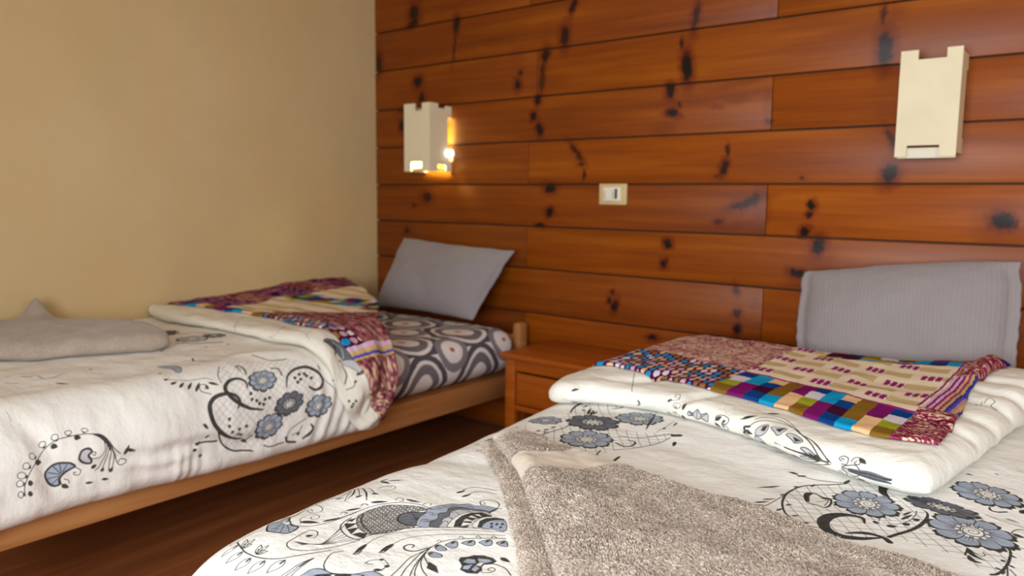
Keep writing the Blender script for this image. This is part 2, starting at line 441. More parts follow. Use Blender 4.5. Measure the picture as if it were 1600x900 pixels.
def plaster():
    t = NT('plaster', .85, .15)
    o = t.obj()
    a = t.noise(o, 1.3, 5, .6); b = t.noise(t.map(o, scale=(1, 1, .45)), 4.5, 5, .6)
    c = t.mix(t.ramp(a, (.35, (0, 0, 0, 1)), (.65, (1, 1, 1, 1))), lin(203, 175, 127), lin(211, 185, 139))
    c = t.mix(t.math('MULTIPLY', t.ramp(b, (.42, (0, 0, 0, 1)), (.7, (1, 1, 1, 1))), .45), c, lin(212, 178, 130))
    t.color(c)
    h = t.math('ADD', t.noise(o, 26, 5, .6), t.math('MULTIPLY', t.noise(o, 5, 3), 1.2))
    t.bump(h, .12, .004)
    return t.m
M = {}
M['plaster'] = plaster()
M['ceiling'] = plain('ceiling_paint', lin(225, 218, 200), .9)
M['white_wall'] = plain('wall_paint', lin(212, 190, 150), .9)
M['floor'] = wood('floor_wood', lin(120, 68, 36), lin(150, 88, 48), lin(176, 108, 62), .45, .3, along=1, stretch=(1.0, 14))
M['furniture'] = wood('varnished_furniture_wood', lin(140, 66, 12), lin(166, 82, 16), lin(186, 98, 24), .36, .4, along=0, stretch=(1.5, 26), coat=.1)
M['bed_wood'] = wood('bed_softwood', lin(150, 96, 52), lin(176, 118, 68), lin(194, 138, 86), .45, .3, along=1, stretch=(1.2, 20))
M['lamp_card'] = plain('cream_lamp_panel', lin(233, 220, 186), .55, .25)
M['lamp_inner'] = plain('cream_lamp_inner', lin(232, 226, 206), .6, .3)
M['metal'] = plain('dull_metal', lin(120, 115, 110), .4, .6)
M['switch_plate'] = plain('cream_switch_plate', lin(214, 188, 138), .4, .4)
M['switch_white'] = plain('white_switch', lin(236, 232, 220), .35, .4)
M['dark'] = plain('dark_slot', lin(60, 52, 40), .6)
M['cotton'] = None

def emission(name, c, s):
    t = NT(name); e = t.n('Emission', Color=c, Strength=s)
    t.t.links.new(e.outputs[0], t.t.nodes['Material Output'].inputs[0]); return t.m
M['bulb'] = emission('lit_bulb', (.97, 1, .88, 1), 1.5)

def weave_bump(t, uvv, f=900, s=.25, prev=None):
    """fine plain weave plus soft crumple."""
    w = t.n('TexWave', {'wave_type': 'BANDS', 'bands_direction': 'X'}, Vector=uvv, Scale=f/6.28)
    w2 = t.n('TexWave', {'wave_type': 'BANDS', 'bands_direction': 'Y'}, Vector=uvv, Scale=f/6.28)
    return t.math('ADD', w.outputs['Fac'], w2.outputs['Fac'])
# the printed motifs: kind, points on the cloth (0.1 mm), widths (mm), colour
PRINT_RIGHT = [('S',[21342,-20069,21445,-19978,21170,-19510,21152,-19237,21346,-19149,21423,-19054,21430,-18961],(0.9,0.9,0.9),'K'),
('S',[21342,-20069,21458,-20070,21432,-19887,21170,-19510],(0.7,0.7,0.7),'K'),
('L',[21390,-18958,21491,-18817],7,'K'),
('L',[21429,-18977,21764,-19056],7,'K'),
('L',[21577,-18931,21856,-18744],5,'K'),
('S',[21170,-19510,21292,-19607,21772,-20146],(1.1,1.1,1.1),'K'),
('S',[21170,-19510,21280,-19423,21816,-19841],(1.1,1.1,1.1),'K'),
('S',[21170,-19510,21474,-19452,22099,-19923],(1.1,1.1,1.1),'K'),
('S',[21285,-19514,21563,-19403,21981,-19619],(1.1,1.1,1.1),'K'),
('S',[21170,-19510,21285,-19514,21623,-19842,21747,-20066],(1,3,1),'K'),
('S',[21383,-19404,21799,-19668,22070,-19897],(1,2.5,1),'K'),
('L',[21847,-19958,21854,-19820],8,'K'),
('L',[21933,-19654,22081,-19614],8,'K'),
('L',[21483,-20131,21619,-20025],6,'K'),
('P',[21193,-20522,21160,-20340,21242,-20159,21358,-20160,21342,-20069,21259,-20250,21160,-20340],1.5,'W'),
('S',[21160,-20340,21275,-20342,21242,-20159],(1.2,1.2,1.2),'K'),
('S',[21259,-20250,21242,-20159],(1.2,1.2,1.2),'K'),
('S',[21160,-20340,21242,-20159],(1,1,1),'K'),
('S',[21792,-19419,21965,-19386,22038,-19261,21993,-19123,21838,-19141,21757,-19259],(1,1,1),'K'),
('S',[21773,-19338,21774,-19211,21934,-19165],(1.5,1.5,1.5),'K'),
('P',[21644,-21717,21255,-21411,21237,-21324,21332,-21236,21294,-21060,21409,-21060,21374,-20882,21193,-20522,21374,-20882,21409,-21060,21664,-21293,21909,-21388,22016,-21366,22110,-21515,22111,-21670,21975,-21720,21811,-21749],3,'B'),
('S',[21463,-21290,21255,-21411],(0.8,0.8,0.8),'K'),
('S',[21312,-21148,21351,-21324],(0.8,0.8,0.8),'K'),
('S',[21312,-21148,21312,-21148],(0.8,0.8,0.8),'K'),
('S',[21294,-21060,21294,-21060],(0.8,0.8,0.8),'K'),
('S',[21605,-21367,21827,-21710],(0.8,0.8,0.8),'K'),
('S',[21686,-21388,21985,-21702],(0.8,0.8,0.8),'K'),
('S',[21756,-21388,22091,-21604],(0.8,0.8,0.8),'K'),
('S',[21312,-21148,21294,-21060],(0.8,0.8,0.8),'K'),
('S',[21624,-21434,21714,-21679],(0.8,0.8,0.8),'K'),
('P',[21532,-21340,21478,-21208,21625,-21237,21767,-21331,21745,-21406],1,'W'),
('L',[21587,-21289,21567,-21208],8,'K'),
('S',[21409,-21060,21691,-21287,21912,-21364,22068,-21301,22181,-21176,22245,-20955,22292,-20714,22309,-20501,22298,-20229,22389,-19922,22600,-19656],(1.2,1.2,1.2),'K'),
('S',[21409,-21060,21391,-20971,21210,-20612,21248,-20407,21580,-20511,21750,-20663,21696,-20788,21431,-20720,21394,-20620,21560,-20694],(1,1,1),'K'),
('S',[21933,-21249,21746,-21108,21686,-20946,21760,-20840,21901,-20838,21986,-20926,21943,-21015,21834,-20955,21861,-20899],(1,1,1),'K'),
('L',[21866,-21210,22157,-21035],11,'K'),
('L',[22155,-20966,22272,-20646],7,'K'),
('L',[22101,-20413,22242,-20166],7,'K'),
('L',[22217,-19936,22457,-19724],7,'K'),
('S',[22143,-20563,22110,-20479,22197,-20450,22219,-20540],(0.9,0.9,0.9),'K'),
('S',[22165,-20115,22167,-20027,22260,-20018],(0.9,0.9,0.9),'K'),
('S',[22519,-21348,22393,-21274,22291,-21314,22294,-21448,22365,-21706,22419,-21883,22570,-21979,22724,-21972,22883,-21847,22991,-21680,23104,-21464,23186,-21218,23227,-21064],(1.5,1.5,1.5),'K'),
('S',[22519,-21348,22581,-21473,22496,-21550],(1,1,1),'K'),
('L',[22446,-21537,22469,-21413],9,'K'),
('S',[22470,-21784,22743,-21664,22834,-21455,22447,-20589],(0.9,0.9,0.9),'K'),
('S',[22501,-21786,22743,-21664,22846,-21464,22574,-20909],(0.9,0.9,0.9),'K'),
('S',[22531,-21788,22743,-21664,22857,-21473,22721,-21004],(0.9,0.9,0.9),'K'),
('S',[22560,-21790,22743,-21664,22868,-21482,22857,-21075],(0.9,0.9,0.9),'K'),
('S',[22590,-21793,22743,-21664,22879,-21491,22953,-21101],(0.9,0.9,0.9),'K'),
('S',[22618,-21794,22743,-21664,22890,-21499,23050,-21103],(0.9,0.9,0.9),'K'),
('S',[22645,-21795,22743,-21664,22902,-21508,23124,-21085],(0.9,0.9,0.9),'K'),
('S',[22673,-21796,22743,-21664,22913,-21517,23208,-21048],(0.9,0.9,0.9),'K'),
('S',[22416,-20549,22449,-20747,22566,-20916,22835,-21058,23073,-21096,23196,-21038,23215,-20945],(1.8,1.8,1.8),'K'),
('P',[22449,-20671,22488,-20491,22535,-20637],0.5,'K'),
('P',[22499,-20770,22700,-20896,22654,-20632],0.5,'K'),
('P',[22720,-20902,22936,-20993,22820,-20741],0.5,'K'),
('P',[22957,-20996,23215,-20985,23132,-20812,22995,-20864],0.5,'K'),
('S',[21394,-22017,21416,-22132,21939,-22371,22250,-22419,22516,-22388,22753,-22274,22890,-22093,23027,-21833,23157,-21609],(1.8,1.8,1.8),'K'),
('S',[21394,-22017,21373,-21926,21333,-21756],(1.5,1.5,1.5),'K'),
('S',[21333,-21756,21353,-21841],(1.2,1.2,1.2),'K'),
('O',[21869,-22323,21611,-22079],9,'K'),
('S',[21869,-22323,21764,-22216],(2.2,2.2,2.2),'K'),
('O',[21869,-22323,21793,-22052],9,'K'),
('S',[21869,-22323,21845,-22197],(2.2,2.2,2.2),'K'),
('O',[21869,-22323,21933,-22201],9,'K'),
('S',[21869,-22323,21901,-22262],(2.2,2.2,2.2),'K'),
('O',[22286,-22361,22113,-22161],9,'K'),
('S',[22286,-22361,22204,-22265],(2.2,2.2,2.2),'K'),
('O',[22286,-22361,22243,-22113],9,'K'),
('S',[22286,-22361,22271,-22242],(2.2,2.2,2.2),'K'),
('O',[22286,-22361,22391,-22228],9,'K'),
('S',[22286,-22361,22344,-22298],(2.2,2.2,2.2),'K'),
('O',[21611,-22253,21598,-22549],17,'K'),
('S',[21611,-22253,21623,-22336],(3,3,3),'K'),
('O',[21968,-22410,21927,-22685],17,'K'),
('S',[21968,-22410,21963,-22482],(3,3,3),'K'),
('O',[22293,-22478,22285,-22762],17,'K'),
('S',[22293,-22478,22297,-22553],(3,3,3),'K'),
('O',[22594,-22423,22585,-22727],17,'K'),
('S',[22594,-22423,22596,-22502],(3,3,3),'K'),
('O',[22871,-22252,22884,-22591],17,'K'),
('S',[22871,-22252,22881,-22342],(3,3,3),'K'),
('O',[21416,-22132,21265,-22164],17,'K'),
('S',[21416,-22132,21416,-22132],(3,3,3),'K'),
('S',[23180,-21949,23148,-22161,23160,-22379,23146,-22531],(1.4,1.4,1.4),'K'),
('S',[23187,-21955,23182,-22140,23215,-22350,23212,-22497],(1.4,1.4,1.4),'K'),
('S',[23193,-21971,23233,-22154,23262,-22327,23300,-22470],(1.4,1.4,1.4),'K'),
('S',[23180,-21949,23184,-22071,23221,-22239],(1,3,1),'K'),
('S',[23337,-21499,23269,-21648,23378,-21858,23512,-22008,23655,-22069,23798,-22039,24017,-21883,24163,-21688,24267,-21478],(1.5,1.5,1.5),'K'),
('P',[23425,-22376,23437,-22303,23441,-22190,23531,-22093,23655,-22069,23812,-22049,24031,-21895,24121,-21727,24206,-21626,24361,-21614,24469,-21662,24395,-21842,23807,-22301,23547,-22406],1.5,'B'),
('P',[23608,-22267,23723,-22121,24017,-21883,24200,-21795,24228,-21987,23807,-22301],1,'K'),
('P',[23781,-22095,23835,-22044,23914,-22153],0.5,'W'),
('P',[24017,-21907,24159,-21809,24203,-21966],0.8,'B'),
('S',[23919,-21538,23907,-21439,24009,-21297,24129,-21302,24235,-21372,24252,-21490],(1,1,1),'K'),
('L',[24006,-21333,24037,-21262],7,'K'),
('L',[24235,-21436,24242,-21340],8,'K'),
('L',[24159,-21590,24286,-21516],8,'K'),
('S',[23904,-21525,23985,-21520,24018,-21473],(1,1,1),'K'),
('C',[22445,-20416,22617,-20609,22873,-20758,23129,-20814,23246,-20748,23373,-20521,23442,-20265,23528,-20111,23206,-20133,23075,-20042,23037,-19884,23118,-19715,23252,-19515,23117,-19525,22877,-19607,22667,-19719,22497,-19869,22421,-20102,22422,-20294],0,'L'),
('S',[22450,-20304,22598,-20487,22837,-20643,23140,-20739],(2.2,2.2,2.2),'K'),
('L',[23432,-21090,23552,-21469],9,'K'),
('L',[23747,-20797,23810,-21169],9,'K'),
('S',[23439,-21096,23387,-20873,23412,-20557,23588,-20288,23900,-20004,24252,-19762,24612,-19537,24879,-19402],(1.1,1.1,1.1),'K'),
('S',[23746,-20811,23755,-20564,23892,-20293,24112,-20072,24370,-19892,24702,-19643,24973,-19501],(1.1,1.1,1.1),'K'),
('S',[23545,-21463,23589,-21422,23560,-21307],(2,2,2),'K'),
('S',[23800,-21160,23851,-21114,23817,-20987],(2,2,2),'K'),
('S',[23190,-20965,23227,-20732,23317,-20470,23494,-20197,23739,-19991,24007,-19809,24370,-19578,24639,-19440,24858,-19377],(1.6,1.6,1.6),'K'),
('P',[23086,-20097,22982,-19924,23021,-19808,23118,-19715,23229,-19666,23294,-19588,23352,-19786,23491,-19924,23509,-20062,23420,-20126,23261,-20154],3.5,'D'),
('S',[23333,-19891,23130,-20063],(0.9,0.9,0.9),'K'),
('S',[23316,-19875,23055,-19902],(0.9,0.9,0.9),'K'),
('S',[23316,-19875,23114,-19773],(0.9,0.9,0.9),'K'),
('S',[23360,-19902,23384,-20092],(0.9,0.9,0.9),'K'),
('L',[23394,-19828,23317,-19922],12,'K'),
('P',[23473,-20028,23334,-19800,23300,-19641,23221,-19470,23260,-19317,23283,-19177,23339,-19004,23476,-18916,23563,-18807,23714,-18805,23846,-18712,23997,-18679,24142,-18693,24111,-18884,23703,-19163,23658,-19439,23710,-19652,23757,-19978,23630,-20062],1.2,'B'),
('S',[23448,-19897,23457,-19798,23619,-19838,23737,-19973],(1,1,1),'K'),
('S',[23307,-19649,23356,-19541,23515,-19544],(1,1,1),'K'),
('S',[23236,-19468,23339,-19429,23358,-19335],(1,1,1),'K'),
('S',[23297,-19192,23409,-19178,23482,-18956],(1,1,1),'K'),
('S',[23460,-18932,23624,-18875,23766,-18898],(1,1,1),'K'),
('F',[23538,-19833,23584,-19799],(1,5,0.0),'L'),
('F',[23434,-19573,23481,-19538],(1,5,0.0),'L'),
('F',[23358,-19335,23398,-19293],(1,5,0.0),'L'),
('F',[23423,-19060,23464,-19017],(1,5,0.0),'L'),
('P',[23754,-19975,23600,-19788,23619,-19652,23498,-19496,23567,-19375,23472,-19211,23519,-19063,23654,-18976,23761,-18960,23976,-18864,24141,-18902,23893,-19040,23826,-19297,23822,-19518,23870,-19663,23907,-19858],1.2,'D'),
('P',[23873,-19884,23780,-19725,23694,-19603,23714,-19466,23616,-19331,23650,-19106,23801,-19005,24015,-18909,24168,-18934,23978,-19463,24103,-19725],1.2,'L'),
('S',[23841,-19835,23800,-19652,24007,-19747],(1,1,1),'K'),
('S',[23711,-19622,23750,-19505,23926,-19566],(1,1,1),'K'),
('S',[23647,-19379,23683,-19272,23865,-19340],(1,1,1),'K'),
('S',[23668,-19125,23767,-19068,23902,-19118],(1,1,1),'K'),
('P',[23996,-19798,23896,-19644,23839,-19440,23815,-19220,23868,-19047,23990,-18948,24268,-19001,24183,-19367,24259,-19612],1,'W'),
('P',[24077,-19743,23944,-19553,23881,-19324,23881,-19094,24006,-18967,24285,-19004,24198,-19121,24144,-19323,24220,-19537,24266,-19619],0.5,'K'),
('P',[24156,-19656,24074,-19519,24269,-19448],0.3,'W'),
('P',[24046,-19489,24008,-19367,24234,-19360],0.3,'W'),
('P',[23991,-19298,23974,-19181,24178,-19231],0.3,'W'),
('P',[23975,-19133,24023,-19054,24181,-19134],0.3,'W'),
('P',[24353,-19559,24215,-19339,24198,-19121,24345,-19024,24593,-19085,24812,-19304],1,'W'),
('P',[24403,-19520,24266,-19298,24266,-19133,24365,-19048,24548,-19013,24653,-19108,24426,-19153,24414,-19322,24493,-19463],0.5,'K'),
('P',[24468,-19482,24388,-19308,24426,-19153,24620,-19067,24875,-19365,24639,-19440],1,'B'),
('L',[24556,-19375,24599,-19346],9,'K'),
('L',[24565,-19252,24608,-19225],9,'K'),
('L',[24699,-19315,24742,-19288],9,'K'),
('L',[24483,-19287,24527,-19260],9,'K'),
('L',[24647,-19202,24690,-19174],9,'K'),
('S',[22267,-20834,22280,-20562,22298,-20229,22389,-19922,22573,-19693,22806,-19538,23120,-19464,23296,-19465],(1.2,1.2,1.2),'K'),
('S',[22514,-19606,22498,-19529,22578,-19479,22647,-19560,22614,-19606],(1,1,1),'K'),
('S',[23058,-19451,23040,-19354,23125,-19304,23167,-19384],(1,1,1),'K'),
('S',[22146,-20099,22157,-20034,22244,-20029],(1,1,1),'K'),
('S',[22143,-20563,22119,-20486,22202,-20468],(1,1,1),'K'),
('L',[22640,-19458,22958,-19417],7,'K'),
('S',[23093,-18498,23053,-18275,23209,-18082,23550,-17995],(1.3,1.3,1.3),'K'),
('S',[23286,-18534,23273,-18339,23394,-18185,23677,-18149],(1.3,1.3,1.3),'K'),
('L',[23059,-18586,23110,-18374],7,'K'),
('L',[23260,-18652,23299,-18441],7,'K'),
('S',[23788,-18716,23676,-18615,23705,-18477,23884,-18437,24078,-18563,24149,-18860,24131,-18908],(1.4,1.4,1.4),'K'),
('S',[23788,-18716,23827,-18655,23749,-18600],(1,1,1),'K'),
('S',[24122,-18914,24111,-18744,24194,-18633],(2,2,2),'K'),
('S',[24298,-20530,24286,-20314,24344,-20168,24477,-20010,24703,-19803,25043,-19572],(1.4,1.4,1.4),'K'),
('P',[24328,-20446,24331,-20361,24515,-20395,24560,-20458,24459,-20524],1.4,'B'),
('P',[24415,-20302,24457,-20110,24598,-20219,24603,-20328,24492,-20327],1.4,'B'),
('P',[24576,-20096,24656,-19920,24767,-20000,24761,-20086,24670,-20103],1.4,'B'),
('P',[24778,-19912,24867,-19743,24998,-19861,24956,-19944,24857,-19936],1.4,'B'),
('P',[25018,-19766,25088,-19628,25236,-19764,25150,-19801],1.4,'B'),
('P',[24394,-20663,24451,-20602,24622,-20605,24667,-20687,24551,-20764],1.4,'B'),
('L',[24331,-20361,24343,-20476],5,'K'),
('L',[24464,-20132,24471,-20244],5,'K'),
('L',[24654,-19933,24661,-20049],5,'K'),
('L',[24867,-19759,24871,-19874],5,'K'),
('L',[25088,-19644,25092,-19761],5,'K'),
('L',[24444,-20624,24461,-20741],5,'K'),
('S',[24282,-20485,24301,-20706,24300,-20982,24434,-21324,24505,-21570],(1.4,1.4,1.4),'K'),
('S',[24290,-20507,24333,-20793,24484,-21188,24627,-21482],(1.4,1.4,1.4),'K'),
('S',[24298,-20530,24398,-20803,24563,-21133,24730,-21402],(1.4,1.4,1.4),'K'),
('S',[24314,-20576,24448,-20881,24657,-21212,24786,-21354],(1.4,1.4,1.4),'K'),
('S',[24307,-20582,24515,-20948,24733,-21143,24920,-21226],(1.4,1.4,1.4),'K'),
('S',[24307,-20582,24423,-20786,24671,-20965],(1.4,1.4,1.4),'K'),
('P',[24755,-21071,24639,-20911,24820,-20934,24967,-21049],0.5,'K'),
('S',[24267,-20556,24206,-20750,24076,-20819,23955,-20772,23952,-20670,24043,-20629,24068,-20699],(2,2.5,1.5),'K'),
('S',[24223,-20307,24226,-20251,24290,-20259],(1,1,1),'K'),
('S',[24423,-19996,24416,-19943,24501,-19961],(1,1,1),'K'),
('S',[24633,-19816,24622,-19756,24711,-19780],(1,1,1),'K'),
('S',[24841,-19680,24831,-19620,24914,-19640],(1,1,1),'K'),
('P',[24935,-20563,24902,-20483,24975,-20389,25000,-20298,25127,-20206,25287,-20184,25388,-20222,25387,-20336,25268,-20462,25385,-20556,25416,-20694,25287,-20773,25140,-20762,25086,-20660,25021,-20616],0.5,'K'),
('P',[25013,-20572,25003,-20450,25100,-20384,25194,-20464,25121,-20554],0.5,'B'),
('P',[25103,-20328,25264,-20248,25346,-20256,25295,-20375,25197,-20408],0.5,'B'),
('P',[25101,-20647,25181,-20507,25235,-20685,25152,-20728],0.5,'B'),
('P',[25264,-20661,25221,-20519,25339,-20545,25353,-20677],0.5,'B'),
('P',[25226,-20515,25224,-20410,25288,-20382,25315,-20488],1,'W'),
('S',[25340,-20518,25435,-20614,25529,-20537,25531,-20420,25453,-20415,25447,-20497,25511,-20491],(1.3,1.3,1.3),'K'),
('S',[25328,-20503,25293,-20403,25394,-20314,25595,-20288,25809,-20399],(1.5,1.5,1.5),'K'),
('L',[25370,-20108,25559,-20104],9,'K'),
('N',[21710,-12739,21471,-12070,21474,-11440,21639,-11045,22049,-10850,22450,-11138,22479,-11659,22777,-12243,23335,-13084,23782,-13203,24208,-12991,24667,-12927,24661,-13241,24587,-13721,24372,-14216,24069,-14532,24047,-15244,23900,-15569,23577,-15519,22948,-15184,22191,-14716,22049,-13982,22359,-13779,21862,-13320],0,'G'),
('N',[21136,-14460,21486,-14158,21890,-14557,22171,-14268,22191,-14716],0,'G'),
('F',[21580,-13641,21843,-13262],(0.8,9,0.0),'B'),
('F',[22675,-13181,23374,-13164],(0.85,9,0.0),'D'),
('F',[23439,-12222,24045,-12110],(1.0,9,0.0),'B'),
('F',[23212,-14327,23753,-13996],(1.0,9,0.0),'B'),
('S',[21758,-12782,21519,-12206,21417,-11543,21557,-11179,21883,-10909,22204,-10911,22480,-11190,22535,-11558,22397,-11782],(3,8,2),'K'),
('S',[22201,-14731,22260,-14396,22336,-13967,22326,-13662],(3,3,3),'K'),
('S',[23698,-13655,24010,-13554,24306,-13182,24634,-12859],(2.5,2.5,2.5),'K'),
('S',[24699,-12925,24828,-12859],(11,11,11),'K'),
('S',[23880,-14146,24177,-14267,24261,-14070,24192,-13814,24011,-13795],(4,4,4),'K'),
('S',[23973,-15533,23988,-15200,23870,-14787],(2.5,2.5,2.5),'K'),
('S',[24092,-14571,24381,-14232,24564,-13676,24689,-13070],(2,2,2),'K'),
('S',[23363,-15246,23576,-15468,23686,-15435],(4.5,4.5,4.5),'K'),
('L',[22232,-12707,21916,-12049],8,'K'),
('L',[22319,-12713,22096,-12169],8,'K'),
('L',[22295,-12564,22228,-12220],8,'K'),
('L',[21979,-12428,21801,-12302],8,'K'),
('L',[21694,-11597,21759,-11507],8,'K'),
('L',[21948,-11488,22041,-11413],8,'K'),
('L',[21723,-12056,21673,-11819],8,'K'),
('S',[24280,-12937,24289,-12494,24249,-11933],(1,1,1),'K'),
('L',[24432,-14913,24476,-15378],7,'K'),
('L',[24019,-15555,24209,-15634],8,'K'),
('L',[24880,-13201,24964,-13469],9,'K'),
('L',[24313,-12541,24328,-12704],5,'K'),
('L',[24347,-11996,24415,-12342],5,'K'),
('L',[21945,-14529,21980,-14394],8,'K'),
('L',[22046,-14355,22107,-14219],8,'K'),
('L',[22075,-14117,22132,-13967],8,'K'),
('L',[22137,-14511,22204,-14395],8,'K'),
('L',[21916,-13679,21960,-13588],8,'K'),
('S',[21192,-15928,21264,-15468,21180,-14852,21253,-14418,21337,-14059],(1.4,1.4,1.4),'K'),
('L',[21332,-15665,21374,-15390],14,'K'),
('S',[21235,-15895,21738,-16004],(2,2,2),'K'),
('S',[21649,-16383,21732,-16308,21885,-16162],(2,2,2),'K'),
('N',[28641,-13408,28377,-13755,28031,-14043,27874,-14308,27881,-14855,27986,-15281,28112,-15595,28268,-15829,28508,-15973,28802,-15908,29086,-16046,29392,-15852,29776,-15396,30333,-15364,30788,-15434,31155,-15665,31377,-15353,31394,-14783,31333,-14285,30912,-15020,30308,-14623,30079,-13882,30037,-13551,29764,-13785,29208,-13166,29038,-12908],0,'G'),
('S',[28638,-13306,28602,-13534,28380,-13765,28144,-13941,27927,-14170,27859,-14561,27925,-15062,28007,-15366,28139,-15642,28310,-15827,28523,-15956,28708,-15940,28855,-15875],(1.5,3.5,1.5),'K'),
('L',[28583,-13551,28625,-13233],5,'K'),
('L',[27824,-14934,27878,-14733],5,'K'),
('L',[28008,-15683,28062,-15511],5,'K'),
('L',[28261,-15974,28277,-15804],5,'K'),
('L',[27887,-14423,27832,-14475],5,'K'),
('L',[27846,-14219,27908,-14148],5,'K'),
('L',[28157,-13902,28108,-14058],5,'K'),
('L',[28056,-15319,28132,-15205],5,'K'),
('L',[28298,-15722,28373,-15615],5,'K'),
('L',[28546,-15893,28626,-15809],5,'K'),
('S',[29328,-15121,29247,-14903,29115,-14873,28948,-14971,28810,-15181,28763,-15440,28794,-15662,28943,-15898,29180,-15953,29385,-15823,29541,-15654,29695,-15471],(2,17,3),'K'),
('S',[29191,-15767,29329,-15593,29498,-15467,29695,-15471,29815,-15585],(3,8,9),'K'),
('P',[28160,-14579,28129,-14362,28250,-14297,28433,-14370,28571,-14374,28636,-14655,28597,-14877,28459,-14861,28305,-14879],3.5,'W'),
('P',[28151,-14590,28118,-14341,28230,-14309,28214,-14472,28318,-14827,28231,-14767],0.5,'K'),
('S',[28552,-14387,28368,-14384],(1.2,1.2,1.2),'K'),
('S',[28560,-14416,28408,-14682],(1.2,1.2,1.2),'K'),
('S',[28559,-14453,28568,-14771],(1.2,1.2,1.2),'K'),
('L',[28561,-14380,28395,-14437],7,'K'),
('F',[29152,-14206,29709,-13999],(1.0,9,0.0),'B'),
('S',[27332,-15761,27255,-15777,27231,-15658,27319,-15669,27248,-15580,27124,-15662,27084,-15829,27152,-15962,27338,-16011,27566,-15937,27750,-15694,27834,-15345,27877,-14917],(1.4,1.4,1.4),'K'),
('L',[27490,-15834,27766,-15580],7,'K'),
('L',[27572,-15587,27785,-15370],6,'K'),
('L',[27643,-15364,27835,-15177],5,'K'),
('L',[26918,-15952,27075,-15881],11,'K'),
('O',[26918,-15952,27075,-15881],16,'K'),
('L',[27183,-16163,27366,-16070],11,'K'),
('O',[27183,-16163,27366,-16070],16,'K'),
('L',[27467,-16114,27636,-15988],11,'K'),
('O',[27467,-16114,27636,-15988],16,'K'),
('L',[27708,-15817,27877,-15716],11,'K'),
('O',[27708,-15817,27877,-15716],16,'K'),
('L',[27613,-14327,27367,-14889],6,'K'),
('L',[28089,-16107,28050,-16402],8,'K'),
('S',[27560,-13639,27828,-13695,28125,-13709,28388,-13621,28586,-13470],(1.6,1.6,1.6),'K'),
('L',[27570,-13634,27766,-13642],7,'K'),
('L',[27761,-13735,27918,-13628],6,'K'),
('L',[28722,-16090,28891,-16088],6,'K'),
('S',[29203,-13012,29245,-13387,29425,-13685],(18,12,2),'K'),
('S',[29763,-15376,29859,-15128,29996,-14831,30089,-14475,30118,-14183,30089,-13943,30024,-13856],(6,6,2),'K'),
('F',[30815,-12180,31344,-11866],(1.0,9,0.0),'B'),
('F',[30807,-14219,31407,-13874],(1.0,9,0.0),'B'),
('F',[30239,-13450,30777,-13105],(0.55,9,0.0),'D'),
('S',[29488,-14829,29484,-14670,29554,-14615,29646,-14663],(1,1,1),'K'),
('S',[29559,-14829,29746,-14759,29893,-14485,29939,-14136,29912,-13945],(1.1,1.1,1.1),'K'),
('L',[29779,-14520,29895,-14174],6,'K'),
('L',[29769,-14313,29857,-14050],5,'K'),
('L',[29409,-14937,29525,-14905],10,'K'),
('L',[29635,-14949,29782,-14819],10,'K'),
('L',[29845,-14706,29933,-14571],10,'K'),
('L',[29949,-14412,30027,-14291],10,'K'),
('S',[31336,-14427,31388,-14618,31396,-15005,31362,-15373,31301,-15621,31229,-15729],(3.5,3.5,3.5),'K'),
('L',[31389,-14731,31485,-14711],6,'K'),
('L',[31407,-15126,31502,-15125],6,'K'),
('L',[31263,-14598,31331,-14577],6,'K'),
('L',[31291,-15084,31371,-15011],6,'K'),
('L',[31259,-15451,31339,-15403],6,'K'),
('L',[31362,-15373,31363,-15568],6,'K'),
('S',[30827,-14971,30935,-15223,31101,-15321],(2,8,1),'K'),
('S',[30884,-15301,30962,-15455,31080,-15448],(2,8,1),'K'),
('S',[30838,-14993,30841,-15310],(2.5,2.5,2.5),'K'),
('S',[30858,-15008,31016,-15173,31085,-15095,31047,-14978],(1.2,1.2,1.2),'K'),
('S',[31399,-15218,31430,-15531],(2,2,2),'K'),
('S',[31438,-15272,31533,-15394],(2,2,2),'K'),
('S',[30913,-12802,30948,-12945,31048,-12959,31187,-12826],(2,4,3),'K'),
('S',[30901,-13243,31201,-13371,31501,-13328],(1.4,1.4,1.4),'K'),
('P',[31338,-13783,31385,-13552,31508,-13419,31528,-13718],1.5,'W'),
('L',[31345,-13802,31529,-13728],10,'K'),
('L',[31375,-12683,31443,-12396],10,'K'),
('S',[31002,-13289,31230,-13274,31486,-13251],(1,1,1),'G'),
('L',[31184,-13185,31413,-13182],9,'G'),
('L',[30337,-11241,30469,-11210],7,'K'),
('L',[30787,-10790,30878,-10807],4,'K'),
('L',[29717,-13344,29889,-13351],8,'K'),
('S',[31358,-14370,31554,-14210],(1.3,1.3,1.3),'K'),
('L',[23999,-12944,23522,-11462],6,'K')]
